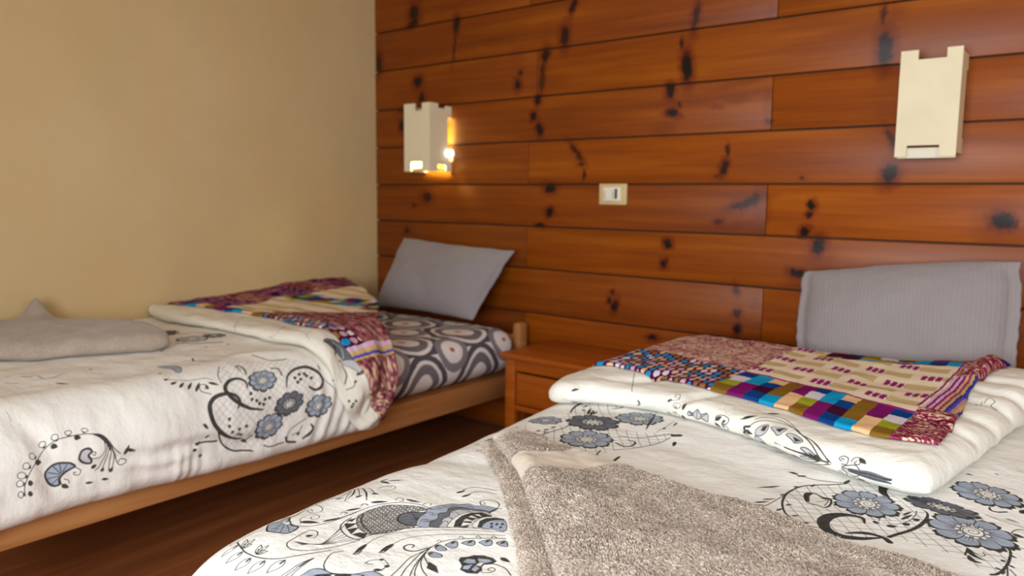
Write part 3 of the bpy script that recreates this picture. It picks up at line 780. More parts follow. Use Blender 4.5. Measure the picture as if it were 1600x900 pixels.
PRINT_RIGHT_FLAP = [('S',[24080,-11663,23965,-11660,23943,-11531,24028,-11521,24095,-11696,24015,-11807,23808,-11880],(1.2,1.2,1.2),'K'),
('S',[24091,-11976,24051,-12026,24174,-12030,24185,-11879,24032,-11912,23990,-12012,24106,-12069],(1.2,1.2,1.2),'K'),
('L',[23798,-11906,23921,-11774],7,'K'),
('L',[24280,-12079,24346,-11700],10,'K'),
('P',[24448,-12198,24481,-12098,24609,-12166,24742,-12112,24852,-12235,25037,-12203,25048,-12368,24615,-12234],1.8,'L'),
('S',[24742,-12112,24727,-12283],(1.2,1.2,1.2),'K'),
('S',[24481,-12098,24673,-12258],(1.2,1.2,1.2),'K'),
('S',[25016,-12219,24841,-12321],(1.2,1.2,1.2),'K'),
('S',[24609,-12166,24637,-12237],(1.2,1.2,1.2),'K'),
('S',[24877,-12244,24821,-12318],(1.2,1.2,1.2),'K'),
('S',[25292,-12347,25321,-12230,25494,-12196,25672,-12306,25623,-12419,25484,-12399,25545,-12344],(1.6,1.6,1.6),'K'),
('L',[25299,-12328,25466,-12235],10,'K'),
('L',[25503,-12373,25589,-12338],7,'K'),
('L',[25696,-11876,25709,-11868],2.4,'K'),
('L',[25741,-12027,25756,-12023],2.4,'K'),
('L',[25739,-12131,25755,-12128],2.4,'K'),
('L',[25698,-12181,25715,-12180],2.4,'K'),
('L',[25637,-12187,25654,-12185],2.4,'K'),
('L',[25573,-12153,25591,-12151],2.4,'K'),
('L',[25518,-12083,25535,-12081],2.4,'K'),
('L',[25471,-11977,25486,-11972],2.4,'K'),
('L',[25439,-11859,25453,-11853],2.4,'K'),
('L',[25426,-11737,25439,-11729],2.4,'K'),
('L',[25432,-11622,25444,-11610],2.4,'K'),
('L',[25473,-11581,25485,-11569],2.4,'K'),
('L',[25542,-11620,25554,-11609],2.4,'K'),
('L',[25624,-11730,25636,-11719],2.4,'K'),
('L',[25670,-10980,25681,-10968],2.2,'K'),
('L',[25739,-11202,25750,-11190],2.2,'K'),
('L',[25852,-11383,25863,-11370],2.2,'K'),
('L',[25952,-11483,25963,-11471],2.2,'K'),
('L',[25856,-10989,25868,-10977],2.2,'K'),
('L',[25899,-10894,25911,-10883],2.2,'K'),
('L',[25725,-10863,25737,-10852],2.2,'K'),
('S',[25999,-12312,26189,-12256],(2,2,2),'K'),
('L',[26041,-12314,26360,-12078],11,'K'),
('S',[26105,-11622,26379,-11721,26544,-11746],(1.2,1.2,1.2),'K'),
('L',[26454,-11765,26751,-11702],12,'K'),
('S',[26261,-12527,26429,-12376,26682,-12306,26999,-12324,27328,-12495,27729,-12894,28064,-13236,28299,-13513,28455,-13575],(1.8,1.8,1.8),'K'),
('S',[26360,-12288,26600,-12093,26887,-12133,27200,-12353,27620,-12791,28016,-13107,28307,-13385,28474,-13577],(1.5,1.5,1.5),'K'),
('S',[26378,-11819,26784,-11965,27121,-12145,27667,-12823,28108,-13174,28370,-13452,28523,-13592],(1.2,1.2,1.2),'K'),
('P',[26467,-12703,26470,-12599,26591,-12504,26754,-12481,26784,-12658,26696,-12735,26587,-12752],1.6,'L'),
('P',[26609,-12640,26640,-12531,26748,-12511,26720,-12657],0.5,'K'),
('P',[26851,-12573,27017,-12573,27253,-12609,27209,-12776,27110,-12834,26993,-12729],1.6,'L'),
('P',[27004,-12645,27226,-12596,27123,-12754],0.5,'K'),
('P',[27320,-12834,27448,-12810,27637,-12926,27796,-13088,27627,-13096,27520,-13003],1.6,'L'),
('P',[27518,-12916,27754,-13064,27617,-13065],0.5,'K'),
('P',[27784,-13228,27933,-13259,28143,-13409,28273,-13516,28041,-13429],1.6,'L'),
('P',[27997,-13358,28248,-13499,28083,-13447],0.5,'K'),
('S',[26040,-12589,26190,-12628,26129,-12519,26278,-12510],(4,4,4),'K'),
('S',[26229,-12596,26370,-12704],(4,4,4),'K'),
('S',[26555,-12782,26493,-12759,26574,-12788,26660,-12820,26568,-12787,26433,-12733,26484,-12756],(1.3,1.3,1.3),'K'),
('P',[27054,-12970,27256,-13087,27584,-13239,27968,-13401,28273,-13516,28329,-13536,28025,-13425,27588,-13240,27268,-13091],1.2,'D'),
('P',[27058,-12992,27311,-13115,27318,-13117,27174,-13048],0.5,'K'),
('S',[27350,-13127,27725,-13300,28140,-13468],(2.5,2.5,2.5),'K'),
('S',[27723,-13299,28021,-13423],(2,2,2),'K'),
('L',[28117,-13454,28291,-13519],12,'K'),
('S',[28719,-13534,28662,-13484,28720,-13425,28827,-13466,28826,-13588,28729,-13589],(1.3,1.3,1.3),'K'),
('S',[28897,-13527,28941,-13433,29045,-13443,29059,-13572,28964,-13560,28991,-13501],(1.3,1.3,1.3),'K'),
('L',[29022,-13443,29177,-13577],8,'K'),
('S',[28895,-13682,28740,-13643,28854,-13610,29001,-13599,29100,-13721,29044,-13711,28936,-13690,28953,-13693],(1.4,1.4,1.4),'K'),
('S',[28706,-13479,28756,-13498],(1.5,1.5,1.5),'K'),
('S',[28886,-13680,29195,-13755,29426,-13826,29652,-13884],(4,9,4),'D'),
('S',[28884,-13680,29193,-13754,29425,-13826,29652,-13884],(2,2,2),'K'),
('S',[21869,-9566,22139,-10461,22733,-11782],(1.2,1.2,1.2),'K'),
('L',[21147,-12933,21341,-12574],7,'K'),
('L',[22933,-12059,23038,-12146],5,'K'),
('S',[30167,-7507,30222,-7295,30381,-7443,30316,-7600,30469,-7742],(1.2,1.2,1.2),'K'),
('S',[30119,-7469,30050,-8072],(1.2,1.2,1.2),'K')]
PRINT_LEFT = [('N',[11193,-16055,11026,-15443,11407,-14582,11708,-13635,12114,-13293,12729,-12792,13217,-12967,13458,-13549,13867,-14223,14409,-14774,14397,-15195,14198,-16273,13786,-16638,12701,-16962,12360,-16774,12297,-16387,11789,-16324],0,'G'),
('S',[12341,-15585,12135,-15582,11923,-15790,11922,-16066,12129,-16287,12389,-16223,12688,-16010,12992,-15656,13164,-15187],(4,11,4),'K'),
('S',[12836,-16041,12671,-15928,12406,-16080,12297,-16387,12332,-16720,12538,-16919,12935,-16915,13348,-16743,13716,-16376,13943,-15959],(5,12,4),'K'),
('S',[12749,-14243,12404,-14093,12233,-13759,12270,-13318,12548,-12986,12882,-12815,13141,-13014,13159,-13224,13002,-13425],(3,10,6),'K'),
('F',[12236,-14984,12408,-14476],(1.35,9,0.0),'B'),
('F',[13310,-14234,13501,-13721],(1.35,9,0.0),'D'),
('F',[13793,-14999,14011,-14486],(1.35,9,0.0),'B'),
('F',[13741,-13126,13878,-12598],(1.35,9,0.0),'B'),
('S',[11429,-15580,11401,-15458,11625,-15376,11889,-15430],(4,5,3),'K'),
('S',[11892,-14480,12014,-14267,12285,-14250],(4,4,4),'K'),
('L',[11366,-15554,11763,-15534],8,'G'),
('L',[12529,-13905,12543,-13775],11,'K'),
('L',[12460,-13707,12470,-13573],11,'K'),
('L',[12494,-13519,12507,-13387],11,'K'),
('L',[12724,-13322,12732,-13185],11,'K'),
('L',[12706,-13857,12719,-13729],11,'K'),
('L',[12555,-15585,12560,-15466],11,'K'),
('L',[12742,-15579,12748,-15463],11,'K'),
('L',[12936,-15364,12939,-15237],11,'K'),
('L',[12856,-15134,12865,-15004],11,'K'),
('L',[12857,-14970,12869,-14843],11,'K'),
('L',[13096,-16413,13101,-16305],11,'K'),
('L',[13306,-16461,13313,-16350],11,'K'),
('L',[13515,-16388,13518,-16283],11,'K'),
('L',[13496,-16159,13517,-16038],11,'K'),
('L',[13509,-15900,13522,-15774],11,'K'),
('L',[13741,-16073,13753,-15964],11,'K'),
('L',[12826,-15446,12826,-15326],11,'K'),
('L',[12646,-13726,12658,-13593],11,'K'),
('L',[12594,-13474,12605,-13342],11,'K'),
('L',[12997,-15211,13006,-15081],11,'K'),
('L',[13664,-16184,13676,-16072],11,'K'),
('P',[9761,-17332,9864,-17038,10266,-16908,10892,-17128,10986,-17326,10483,-17246,9984,-17325],2,'B'),
('L',[11524,-17802,11434,-17558],9,'K'),
('L',[11718,-17616,11529,-17386],9,'K'),
('L',[11831,-17391,11598,-17168],9,'K'),
('L',[11965,-17191,11676,-16943],9,'K'),
('L',[11783,-16701,11972,-16430],9,'K'),
('L',[11847,-16821,11992,-16785],9,'K'),
('L',[11281,-17879,11243,-17751],9,'K'),
('L',[10774,-17819,10794,-17698],9,'K'),
('S',[11196,-17880,11358,-17565,11510,-17181,11584,-16750,11725,-16534],(1.4,1.4,1.4),'K'),
('S',[12183,-16762,11985,-17016,11786,-16981,11823,-16811,11972,-16768,11954,-16887],(1.8,1.8,1.8),'K'),
('S',[9537,-16064,9968,-16232,10180,-15998,10603,-15686],(4,4,4),'K'),
('S',[10918,-14614,11213,-14462,11538,-14271,11693,-13742],(3,3,3),'K'),
('S',[11201,-16035,11604,-16290,11903,-16328],(2,2,2),'K'),
('S',[13382,-16786,13786,-16638,14032,-16457,14238,-16177,14459,-15594],(4,4,4),'K'),
('L',[12951,-17223,13167,-17095],9,'K'),
('L',[13423,-17193,13376,-17045],8,'K'),
('S',[13543,-17476,13566,-17197,13688,-16780],(4,4,4),'K'),
('L',[13733,-17601,13714,-17452],9,'K'),
('L',[13931,-17404,13930,-17258],9,'K'),
('L',[13584,-17481,13512,-17315],9,'K'),
('S',[14487,-14349,14247,-14231,14136,-13917,14040,-13605],(2,2,2),'K'),
('S',[14407,-14369,14570,-14325,14712,-14030],(6,6,6),'K'),
('S',[14280,-13446,14454,-13360,14592,-13522,14683,-13753],(3,8,5),'K'),
('S',[14436,-14129,14397,-13860,14237,-13759],(2,2,2),'K'),
('L',[14501,-13972,14453,-13838],9,'K'),
('S',[14034,-15936,14056,-15788,13918,-15589],(4,4,4),'K'),
('L',[13984,-15926,14148,-15730],10,'K'),
('L',[13390,-12315,13359,-12203],7,'K'),
('L',[13681,-12071,13640,-11943],8,'K'),
('L',[13045,-12473,12966,-12283],6,'K'),
('S',[14355,-15183,14460,-14998,14541,-14454],(3,3,3),'K'),
('S',[12326,-12799,12508,-12797],(4,4,4),'K'),
('S',[12838,-12760,13518,-12332],(1.5,1.5,1.5),'K'),
('F',[4714,-15023,5536,-14708],(1.0,9,0.0),'D'),
('F',[6849,-14716,7059,-14197],(1.0,9,0.0),'L'),
('F',[6784,-13824,6822,-13408],(1.0,9,0.0),'D'),
('S',[5596,-16746,4891,-16190,5038,-15791],(6,6,6),'K'),
('S',[7185,-15472,7590,-14971,8005,-14188],(7,7,7),'K'),
('S',[5527,-14563,5901,-13940,7082,-13680],(9,9,9),'G'),
('L',[4070,-16194,4255,-15522],9,'K'),
('L',[4156,-16820,4533,-16767],6,'G'),
('L',[8320,-15023,8246,-14854],6,'K'),
('L',[8408,-14234,8347,-14098],6,'K'),
('S',[6145,-16637,6302,-16472],(5,5,5),'K'),
('L',[8006,-16431,7824,-16193],5,'K'),
('L',[658,-16681,238,-16307],6,'G'),
('S',[8279,-20648,8466,-20301,9045,-20233,8875,-19628],(3,3,3),'G'),
('L',[9723,-20246,10092,-20019],9,'K'),
('L',[7958,-20898,7906,-20766],7,'G'),
('S',[8355,-20583,8543,-20420],(5,5,5),'G'),
('S',[8904,-20548,9045,-20233,9108,-19930],(2,2,2),'G'),
('L',[8781,-18975,8764,-18842],8,'K'),
('S',[8616,-21115,8847,-20887],(3,3,3),'G'),
('S',[13386,-21998,13193,-21994,12946,-21895,12700,-21758,12420,-21501,12276,-21290,12196,-21058,12195,-20757,12236,-20454,12296,-20262],(1.5,1.5,1.5),'K'),
('O',[13326,-22143,13342,-22009],16,'K'),
('L',[13342,-22009,13337,-22043],9,'K'),
('L',[13343,-21934,13356,-21828],14,'K'),
('O',[13030,-22142,13095,-21975],16,'K'),
('L',[13095,-21975,13079,-22016],9,'K'),
('L',[13075,-21904,13088,-21785],14,'K'),
('O',[12827,-22117,12925,-21898],16,'K'),
('L',[12925,-21898,12902,-21952],9,'K'),
('O',[12620,-21994,12709,-21817],16,'K'),
('L',[12709,-21817,12688,-21862],9,'K'),
('L',[12576,-21686,12624,-21514],14,'K'),
('O',[12395,-21815,12479,-21644],16,'K'),
('L',[12479,-21644,12457,-21688],9,'K'),
('O',[12122,-21429,12293,-21371],16,'K'),
('L',[12293,-21371,12249,-21386],9,'K'),
('L',[12305,-21235,12382,-21088],14,'K'),
('O',[12046,-21123,12230,-21084],16,'K'),
('L',[12230,-21084,12184,-21094],9,'K'),
('O',[12030,-20770,12176,-20798],16,'K'),
('L',[12176,-20798,12139,-20791],9,'K'),
('L',[12244,-20679,12309,-20530],14,'K'),
('O',[12104,-20367,12208,-20434],16,'K'),
('L',[12208,-20434,12182,-20417],9,'K'),
('P',[12922,-21442,12858,-21399,12797,-21292,12796,-21140,12838,-20969,12886,-20848,13022,-20746,13065,-20957,13128,-21091,13220,-21148,13340,-21150,13348,-21270,13214,-21377,13046,-21442],5,'B'),
('S',[13088,-21125,12920,-21378],(1.5,1.5,1.5),'K'),
('S',[13066,-21109,12832,-21247],(1.5,1.5,1.5),'K'),
('S',[13062,-21082,12840,-21093],(1.5,1.5,1.5),'K'),
('S',[13123,-21141,13082,-21392],(1.5,1.5,1.5),'K'),
('S',[13160,-21156,13274,-21308],(1.5,1.5,1.5),'K'),
('S',[13050,-21038,12898,-20920],(1.5,1.5,1.5),'K'),
('S',[13022,-20746,13166,-20620,13264,-20673,13236,-20770,13167,-20786,13189,-20726],(1.4,1.4,1.4),'K'),
('S',[13196,-21134,13392,-21087,13472,-20966],(1.4,1.4,1.4),'K'),
('L',[13369,-21112,13498,-20976],12,'K'),
('S',[13386,-20937,13294,-20943,13230,-21037],(1.2,1.2,1.2),'K'),
('P',[12768,-20642,12641,-20567,12640,-20413,12748,-20346,12816,-20431,12959,-20366,13050,-20383,12987,-20531,12864,-20632],5,'L'),
('S',[12930,-20359,12962,-20179,12806,-20024,12585,-20004],(1.4,1.4,1.4),'K'),
('S',[12760,-20352,12790,-20260,12862,-20283,12823,-20331],(1.4,1.4,1.4),'K'),
('S',[12309,-20239,12423,-20049,12631,-19957,12821,-19984,13190,-20152,13289,-20295],(1.6,1.6,1.6),'K'),
('S',[12309,-20239,12495,-20011,12704,-19914,12943,-19966,13323,-20110],(1.6,1.6,1.6),'K'),
('S',[12316,-20214,12568,-19972,12832,-19876,13122,-19911,13412,-19959],(1.6,1.6,1.6),'K'),
('S',[12328,-20191,12577,-19947,12908,-19828,13134,-19804,13412,-19879],(1.6,1.6,1.6),'K'),
('S',[12343,-20167,12586,-19922,12947,-19803,13321,-19710,13367,-19547,13296,-19496,13201,-19638,13264,-19703],(1.6,1.6,1.6),'K'),
('S',[12523,-19935,12834,-19793,13049,-19639],(1.6,1.6,1.6),'K'),
('S',[12296,-20262,12401,-20071,12640,-19931,12854,-19892],(1,9,2),'K'),
('L',[13138,-19534,12893,-19400],10,'K'),
('L',[12971,-19511,13161,-19225],9,'K'),
('L',[13190,-20378,13156,-20236],10,'K'),
('L',[13378,-20144,13285,-20073],9,'K'),
('L',[13473,-19948,13355,-19850],10,'K'),
('L',[13585,-20167,13644,-19995],7,'K'),
('L',[13545,-20568,13599,-20367],6,'K'),
('S',[11122,-21910,11437,-21890],(1.2,1.2,1.2),'G')]
PRINT_LEFT_FLAP = [('P',[11308,-12451,11250,-11989,11599,-11546,12022,-11476,12220,-11678,12101,-11959,11880,-12103],2,'D'),
('S',[11329,-12367,11521,-12081,11919,-12273],(5,5,5),'K'),
('S',[11370,-12070,11646,-11829,12050,-11935],(4,4,4),'L'),
('P',[12134,-12202,12195,-11664,12582,-11486,12843,-11548,12484,-11814],1.5,'L'),
('L',[12744,-11680,12785,-11584],10,'K'),
('L',[12716,-11586,12776,-11493],10,'K'),
('L',[12718,-11498,12789,-11407],10,'K'),
('L',[12730,-11762,12771,-11661],10,'K'),
('L',[13588,-12235,13609,-12142],10,'K'),
('L',[13721,-12107,13738,-12008],10,'K'),
('L',[13635,-11998,13644,-11896],10,'K'),
('L',[13813,-12160,13839,-12055],10,'K'),
('S',[12321,-12120,12639,-12084,12981,-12249],(3,3,3),'K'),
('S',[12944,-11890,13127,-11979,13186,-12234],(2,2,2),'K'),
('L',[12986,-11926,12942,-11805],8,'K'),
('S',[5771,-11914,6708,-12867,7319,-13373,7708,-13447],(1.5,1.5,1.5),'G'),
('S',[8616,-12052,9450,-13011,8740,-13377],(1.3,1.3,1.3),'G'),
('S',[10446,-12307,10609,-12666,10890,-12751],(1.5,1.5,1.5),'G')]
PRINT_TOWEL = [('P',[23100,-18000,23500,-17550,23850,-17200,24150,-16800,24300,-15800,25800,-16000,25250,-17000,24900,-17500,24500,-18000,24200,-18800],0.5,'W'),('P',[21800,-16600,22100,-15200,23000,-15100,23100,-15850,22700,-16050,22400,-16700],0.5,'W'),('P',[22900,-15300,25000,-16000,26400,-16300,26400,-16720,25000,-16450,23800,-16250,22900,-15800],0.5,'W')]
PRINT_TOWEL_UNDER = [('P',[30402,-16833,30572,-16789,30804,-16872,31139,-17238,31062,-17141,30572,-16789],0.5,'W')]
# ------------------------------------------------------------------ drawn prints (lengths in metres on the cloth)
PAL = {'K': (28, 28, 33), 'B': (160, 172, 192), 'D': (92, 98, 112), 'L': (196, 196, 200), 'W': (238, 236, 230), 'G': (150, 150, 156)}
class Canvas:
    pitch, netcol, rim, bold = .0215, (100, 102, 112), .97, 1.18
    def __init__(c, s0, s1, t0, t1, q, base):
        c.s0, c.t0, c.q = s0, t0, q
        c.w, c.h = int((s1-s0)*q), int((t1-t0)*q)
        c.size = (c.w/q, c.h/q)
        c.A = np.empty((c.h, c.w, 3), np.float32); c.A[:] = np.array(base, np.float32)/255
    def win(c, lo, hi, pad):
        i0 = max(0, int((lo[1]-pad-c.t0)*c.q)); i1 = min(c.h, int((hi[1]+pad-c.t0)*c.q)+2)
        j0 = max(0, int((lo[0]-pad-c.s0)*c.q)); j1 = min(c.w, int((hi[0]+pad-c.s0)*c.q)+2)
        if i1 <= i0 or j1 <= j0: return None
        X = (np.arange(j0, j1)+.5)/c.q+c.s0; Y = (np.arange(i0, i1)+.5)/c.q+c.t0
        return i0, i1, j0, j1, X[None, :], Y[:, None]
    def put(c, wn, cov, col):
        i0, i1, j0, j1 = wn[:4]
        a = np.clip(cov, 0, 1)[..., None]
        c.A[i0:i1, j0:j1] = c.A[i0:i1, j0:j1]*(1-a)+np.array(col, np.float32)/255*a
    def line(c, p, w, col, mask=None):
        """p: n x 2, w: n half-widths."""
        wn = c.win(p.min(0), p.max(0), w.max()+.002)
        if wn is None: return
        i0, i1, j0, j1, X, Y = wn
        D = np.full((i1-i0, j1-j0), 9., np.float32)
        for k in range(len(p)-1):
            a, b = p[k], p[k+1]; pad = max(w[k], w[k+1])+2/c.q
            u0 = max(0, int((min(a[1], b[1])-pad-c.t0)*c.q)-i0); u1 = min(i1-i0, int((max(a[1], b[1])+pad-c.t0)*c.q)+2-i0)
            v0 = max(0, int((min(a[0], b[0])-pad-c.s0)*c.q)-j0); v1 = min(j1-j0, int((max(a[0], b[0])+pad-c.s0)*c.q)+2-j0)
            if u1 <= u0 or v1 <= v0: continue
            x = X[:, v0:v1]-a[0]; y = Y[u0:u1]-a[1]; e = b-a; L = e@e+1e-14
            t = np.clip((x*e[0]+y*e[1])/L, 0, 1)
            d = np.hypot(x-t*e[0], y-t*e[1])-(w[k]+(w[k+1]-w[k])*t)
            D[u0:u1, v0:v1] = np.minimum(D[u0:u1, v0:v1], d)
        c.put(wn, (.5-D*c.q)*(1 if mask is None else mask), col)
    def inside(c, p, wn):
        X, Y = wn[4], wn[5]; m = np.zeros((Y.shape[0], X.shape[1]), bool)
        for a, b in zip(p, np.roll(p, -1, 0)):
            if a[1] == b[1]: continue
            r = ((a[1] > Y) != (b[1] > Y))
            if not r.any(): continue
            rows = np.nonzero(r[:, 0])[0]
            xi = a[0]+(Y[rows]-a[1])/(b[1]-a[1])*(b[0]-a[0])
            m[rows] ^= X < xi
        return m
    def poly(c, p, col, ow=0, ocol=None):
        wn = c.win(p.min(0), p.max(0), .003)
        if wn is None: return
        m = c.inside(p, wn).astype(np.float32)
        s = np.pad(m, 1, mode='edge'); m = (s[1:-1, 1:-1]*2+s[:-2, 1:-1]+s[2:, 1:-1]+s[1:-1, :-2]+s[1:-1, 2:])/6
        c.put(wn, m, col)
        if ow: q = np.vstack([p, p[:1]]); c.line(q, np.full(len(q), ow/2000), ocol)
    def drop(c, a, b, w, col, n=14, outline=False):
        """a drop or leaf: fine at its tip a... full near b."""
        e = b-a; L = np.hypot(*e); e = e/(L+1e-9); f = np.array([-e[1], e[0]])
        t = np.linspace(0, 1, n); h = w/2000*np.sin(PI*t**.75)**.9
        p = np.concatenate([a+np.outer(t*L, e)+np.outer(h, f), (a+np.outer(t*L, e)-np.outer(h, f))[::-1]])
        if outline: c.poly(p, PAL['W']); q = np.vstack([p, p[:1]]); c.line(q, np.full(len(q), .0007), col)
        else: c.poly(p, col)
    def flower(c, ctr, rim, par, k):
        sq, n, rot = par; sx = 1/sq if sq > 1 else 1.0; sq = min(sq, 1.0)
        Rr = np.hypot(*(rim-ctr)); r0 = math.atan2(*(rim-ctr)[::-1])+rot
        th = np.linspace(0, 2*PI, 160, endpoint=False)
        rr = lambda sc: np.stack([ctr[0]+sx*sc*np.cos(th+r0), ctr[1]+sq*sc*np.sin(th+r0)], 1)
        lobe = np.abs(np.cos(n*th/2))**.55
        out = rr(Rr*(.80+.20*lobe)*(1+.03*np.cos(n*3*th))); inn = rr(Rr*(.74+.19*lobe)*c.rim)+np.array([-.02, .03])*Rr
        c.poly(out, PAL['K']); c.poly(inn, PAL[k])
        pt = lambda a, r: np.array([ctr[0]+sx*r*Rr*math.cos(a+r0), ctr[1]+sq*r*Rr*math.sin(a+r0)])
        for i in range(n):
            a = 2*PI*(i+.5)/n; lw = Rr*.012
            q = np.array([pt(a, .3), pt(a+.05, .55), pt(a, .76)]); c.line(q, np.array([lw, lw, lw*1.3]), PAL['K'])
            a = 2*PI*i/n
            for da in (-.13, 0, .13): q = np.array([pt(a+da*.8, .34), pt(a+da*1.3, .58)]); c.line(q, np.array([lw*1.1, lw*.2]), PAL['K'])
        wc = PAL['W']
        for i in range(11):
            a = 2*PI*i/11; p = np.array([pt(a, .33)+np.array([sx*math.cos(x), sq*math.sin(x)])*Rr*.068 for x in np.linspace(0, 2*PI, 14, endpoint=False)])
            c.poly(p, wc, Rr*1000*.016, PAL['K'])
        p = np.array([pt(x, .25) for x in np.linspace(0, 2*PI, 26, endpoint=False)]); c.poly(p, wc, Rr*1000*.018, PAL['K'])
        sp = np.array([pt(x, .03+.019*x) for x in np.linspace(0, 3.2*PI, 40)]); c.line(sp, np.full(40, Rr*.009), PAL['K'])
    def net(c, p):
        pitch = c.pitch
        wn = c.win(p.min(0), p.max(0), .002)
        if wn is None: return
        m = c.inside(p, wn); X, Y = wn[4], wn[5]
        for g in (X*.80+Y*.60, X*.52-Y*.855):
            g = g+.0016*np.sin(Y*70+X*30)
            d = np.abs((g/pitch)-np.round(g/pitch))*pitch
            c.put(wn, np.where(m, np.clip((.0006-d)*c.q+.5, 0, .75), 0), c.netcol)
    def scales(c, p, r=.0062):
        c.poly(p, PAL['W'], 1.4, PAL['K'])
        wn = c.win(p.min(0), p.max(0), .002)
        m = c.inside(p, wn); X, Y = wn[4]+0*wn[5], wn[5]+0*wn[4]
        X, Y = X*.9+Y*.44, Y*.9-X*.44
        best = np.zeros(X.shape)
        row = np.floor(Y/(r*.8))
        for k in (2, 1, 0):
            rw_ = row-k; cy = rw_*r*.8; off = np.mod(rw_, 2)*r
            cx = np.round((X-off)/(2*r))*2*r+off
            d = np.hypot(X-cx, Y-cy)
            ins = d < r
            band = (np.abs(d-r*.95) < r*.13)|(np.abs(d-r*.62) < r*.10)|(np.abs(d-r*.34) < r*.10)
            best = np.where(ins, band, best)
        c.put(wn, np.where(m, best*.9, 0), PAL['K'])
    def draw(c, prims):
        for k, flat, w, col in prims:
            p = np.array(flat, float).reshape(-1, 2)/1e4
            if k == 'S':
                n = max(10, 7*len(p)); q = curve(p, n)
                t = np.linspace(0, 1, n); ww = np.where(t < .5, w[0]+(w[1]-w[0])*np.sin(PI*t), w[2]+(w[1]-w[2])*np.sin(PI*t))
                c.line(q, ww*c.bold/2000, PAL[col])
            elif k == 'P': c.poly(curve(p, max(24, 6*len(p)), True) if w > .6 else p, PAL[col], w, PAL['K'])
            elif k == 'L': c.drop(p[0], p[1], w, PAL[col])
            elif k == 'O': c.drop(p[0], p[1], w, PAL['K'], outline=True)
            elif k == 'F': c.flower(p[0], p[1], w, col)
            elif k == 'N': c.net(curve(p, 80, True))
            elif k == 'C': c.scales(curve(p, 90, True))
    def image(c, name, data=False): return (new_image(name, c.A, data), c.s0, c.t0)+c.size

rng = np.random.default_rng(5)
def cotton(name, cv, base_tint=1.0, rough=.85):
    """printed cotton: the drawn print, slubs in the weave, soft crumple."""
    t = NT(name, .95, .04)
    im, s0, t0, w, h = cv
    uv = t.uv()
    c = t.img(im, t.map(uv, loc=(-s0/w, -t0/h, 0), scale=(1/w, 1/h, 1)))
    slub = t.noise(t.map(uv, scale=(60, 500, 1)), 1, 3, .6)
    slub2 = t.noise(t.map(uv, scale=(500, 60, 1)), 1, 3, .6)
    sl = t.math('ADD', slub, slub2)
    c = t.mix(t.ramp(sl, (.78, (0, 0, 0, 1)), (1.3, (.12, .12, .12, 1))), c, lin(196, 188, 172))
    t.color(c)
    cr = t.noise(uv, 38, 4, .55); cr2 = t.noise(t.map(uv, scale=(1, 1.4, 1)), 14, 4, .6)
    hgt = t.math('ADD', t.math('ADD', t.math('MULTIPLY', cr, .5), t.math('MULTIPLY', cr2, 1.6)), t.math('MULTIPLY', sl, .03))
    t.bump(hgt, .35, .010)
    return t.m
def knit(name, cv, pitch=.0052):
    """hand-knitted wool: the drawn pattern with rows of V stitches."""
    t = NT(name, 1.0, .03)
    im, s0, t0, w, h = cv
    uv = t.uv()
    sp = t.n('SeparateXYZ', i0=uv)
    u = t.math('DIVIDE', sp.outputs[0], pitch); v = t.math('DIVIDE', sp.outputs[1], pitch*.8)
    fu = t.math('FRACT', u); V = t.math('ABSOLUTE', t.math('SUBTRACT', fu, .5))
    fv = t.math('FRACT', t.math('ADD', v, t.math('MULTIPLY', V, 1.3)))
    st = t.math('SUBTRACT', 1.0, t.math('MULTIPLY', t.math('ABSOLUTE', t.math('SUBTRACT', fv, .5)), 2.0))
    col = t.math('SINE', t.math('MULTIPLY', t.math('ABSOLUTE', t.math('SUBTRACT', t.math('MULTIPLY', V, 2), .5)), PI))
    hgt = t.math('SUBTRACT', st, t.math('MULTIPLY', col, .35))
    wob = t.n('VectorMath', {'operation': 'SCALE'}, i0=t.n('TexNoise', Vector=uv, Scale=120.0, Detail=2).outputs['Color']); wob.inputs['Scale'].default_value = .004
    uv2 = t.n('VectorMath', {'operation': 'ADD'}, i0=uv, i1=wob.outputs[0]).outputs[0]
    c = t.img(im, t.map(uv2, loc=((-s0-.002)/w, (-t0-.002)/h, 0), scale=(1/w, 1/h, 1)), 'Closest')
    c = t.mix(t.math('MULTIPLY', t.noise(uv, 260, 2), .10), c, (.05, .03, .04, 1))
    t.color(c)
    t.bump(hgt, .4, .002)
    return t.m

cv = Canvas(1.75, 3.4, -2.5, -.35, 1200, (248, 247, 243)); cv.draw(PRINT_RIGHT); M['duvet_right'] = cotton('floral_cotton_right', cv.image('floral_print_right'))
cv = Canvas(1.9, 3.25, -1.45, -.3, 1100, (244, 241, 231)); cv.draw(PRINT_RIGHT_FLAP); M['flap_right'] = cotton('floral_cotton_right_flap', cv.image('floral_print_right_flap'))
cv = Canvas(-.02, 1.5, -2.5, -.9, 900, (240, 236, 229)); cv.pitch, cv.netcol, cv.rim = .0175, (165, 165, 170), .93; cv.draw(PRINT_LEFT); M['duvet_left'] = cotton('floral_cotton_left', cv.image('floral_print_left'))
cv = Canvas(-.05, 1.5, -1.50, -.15, 700, (238, 232, 219)); cv.draw(PRINT_LEFT_FLAP); M['flap_left'] = cotton('floral_cotton_left_flap', cv.image('floral_print_left_flap'))

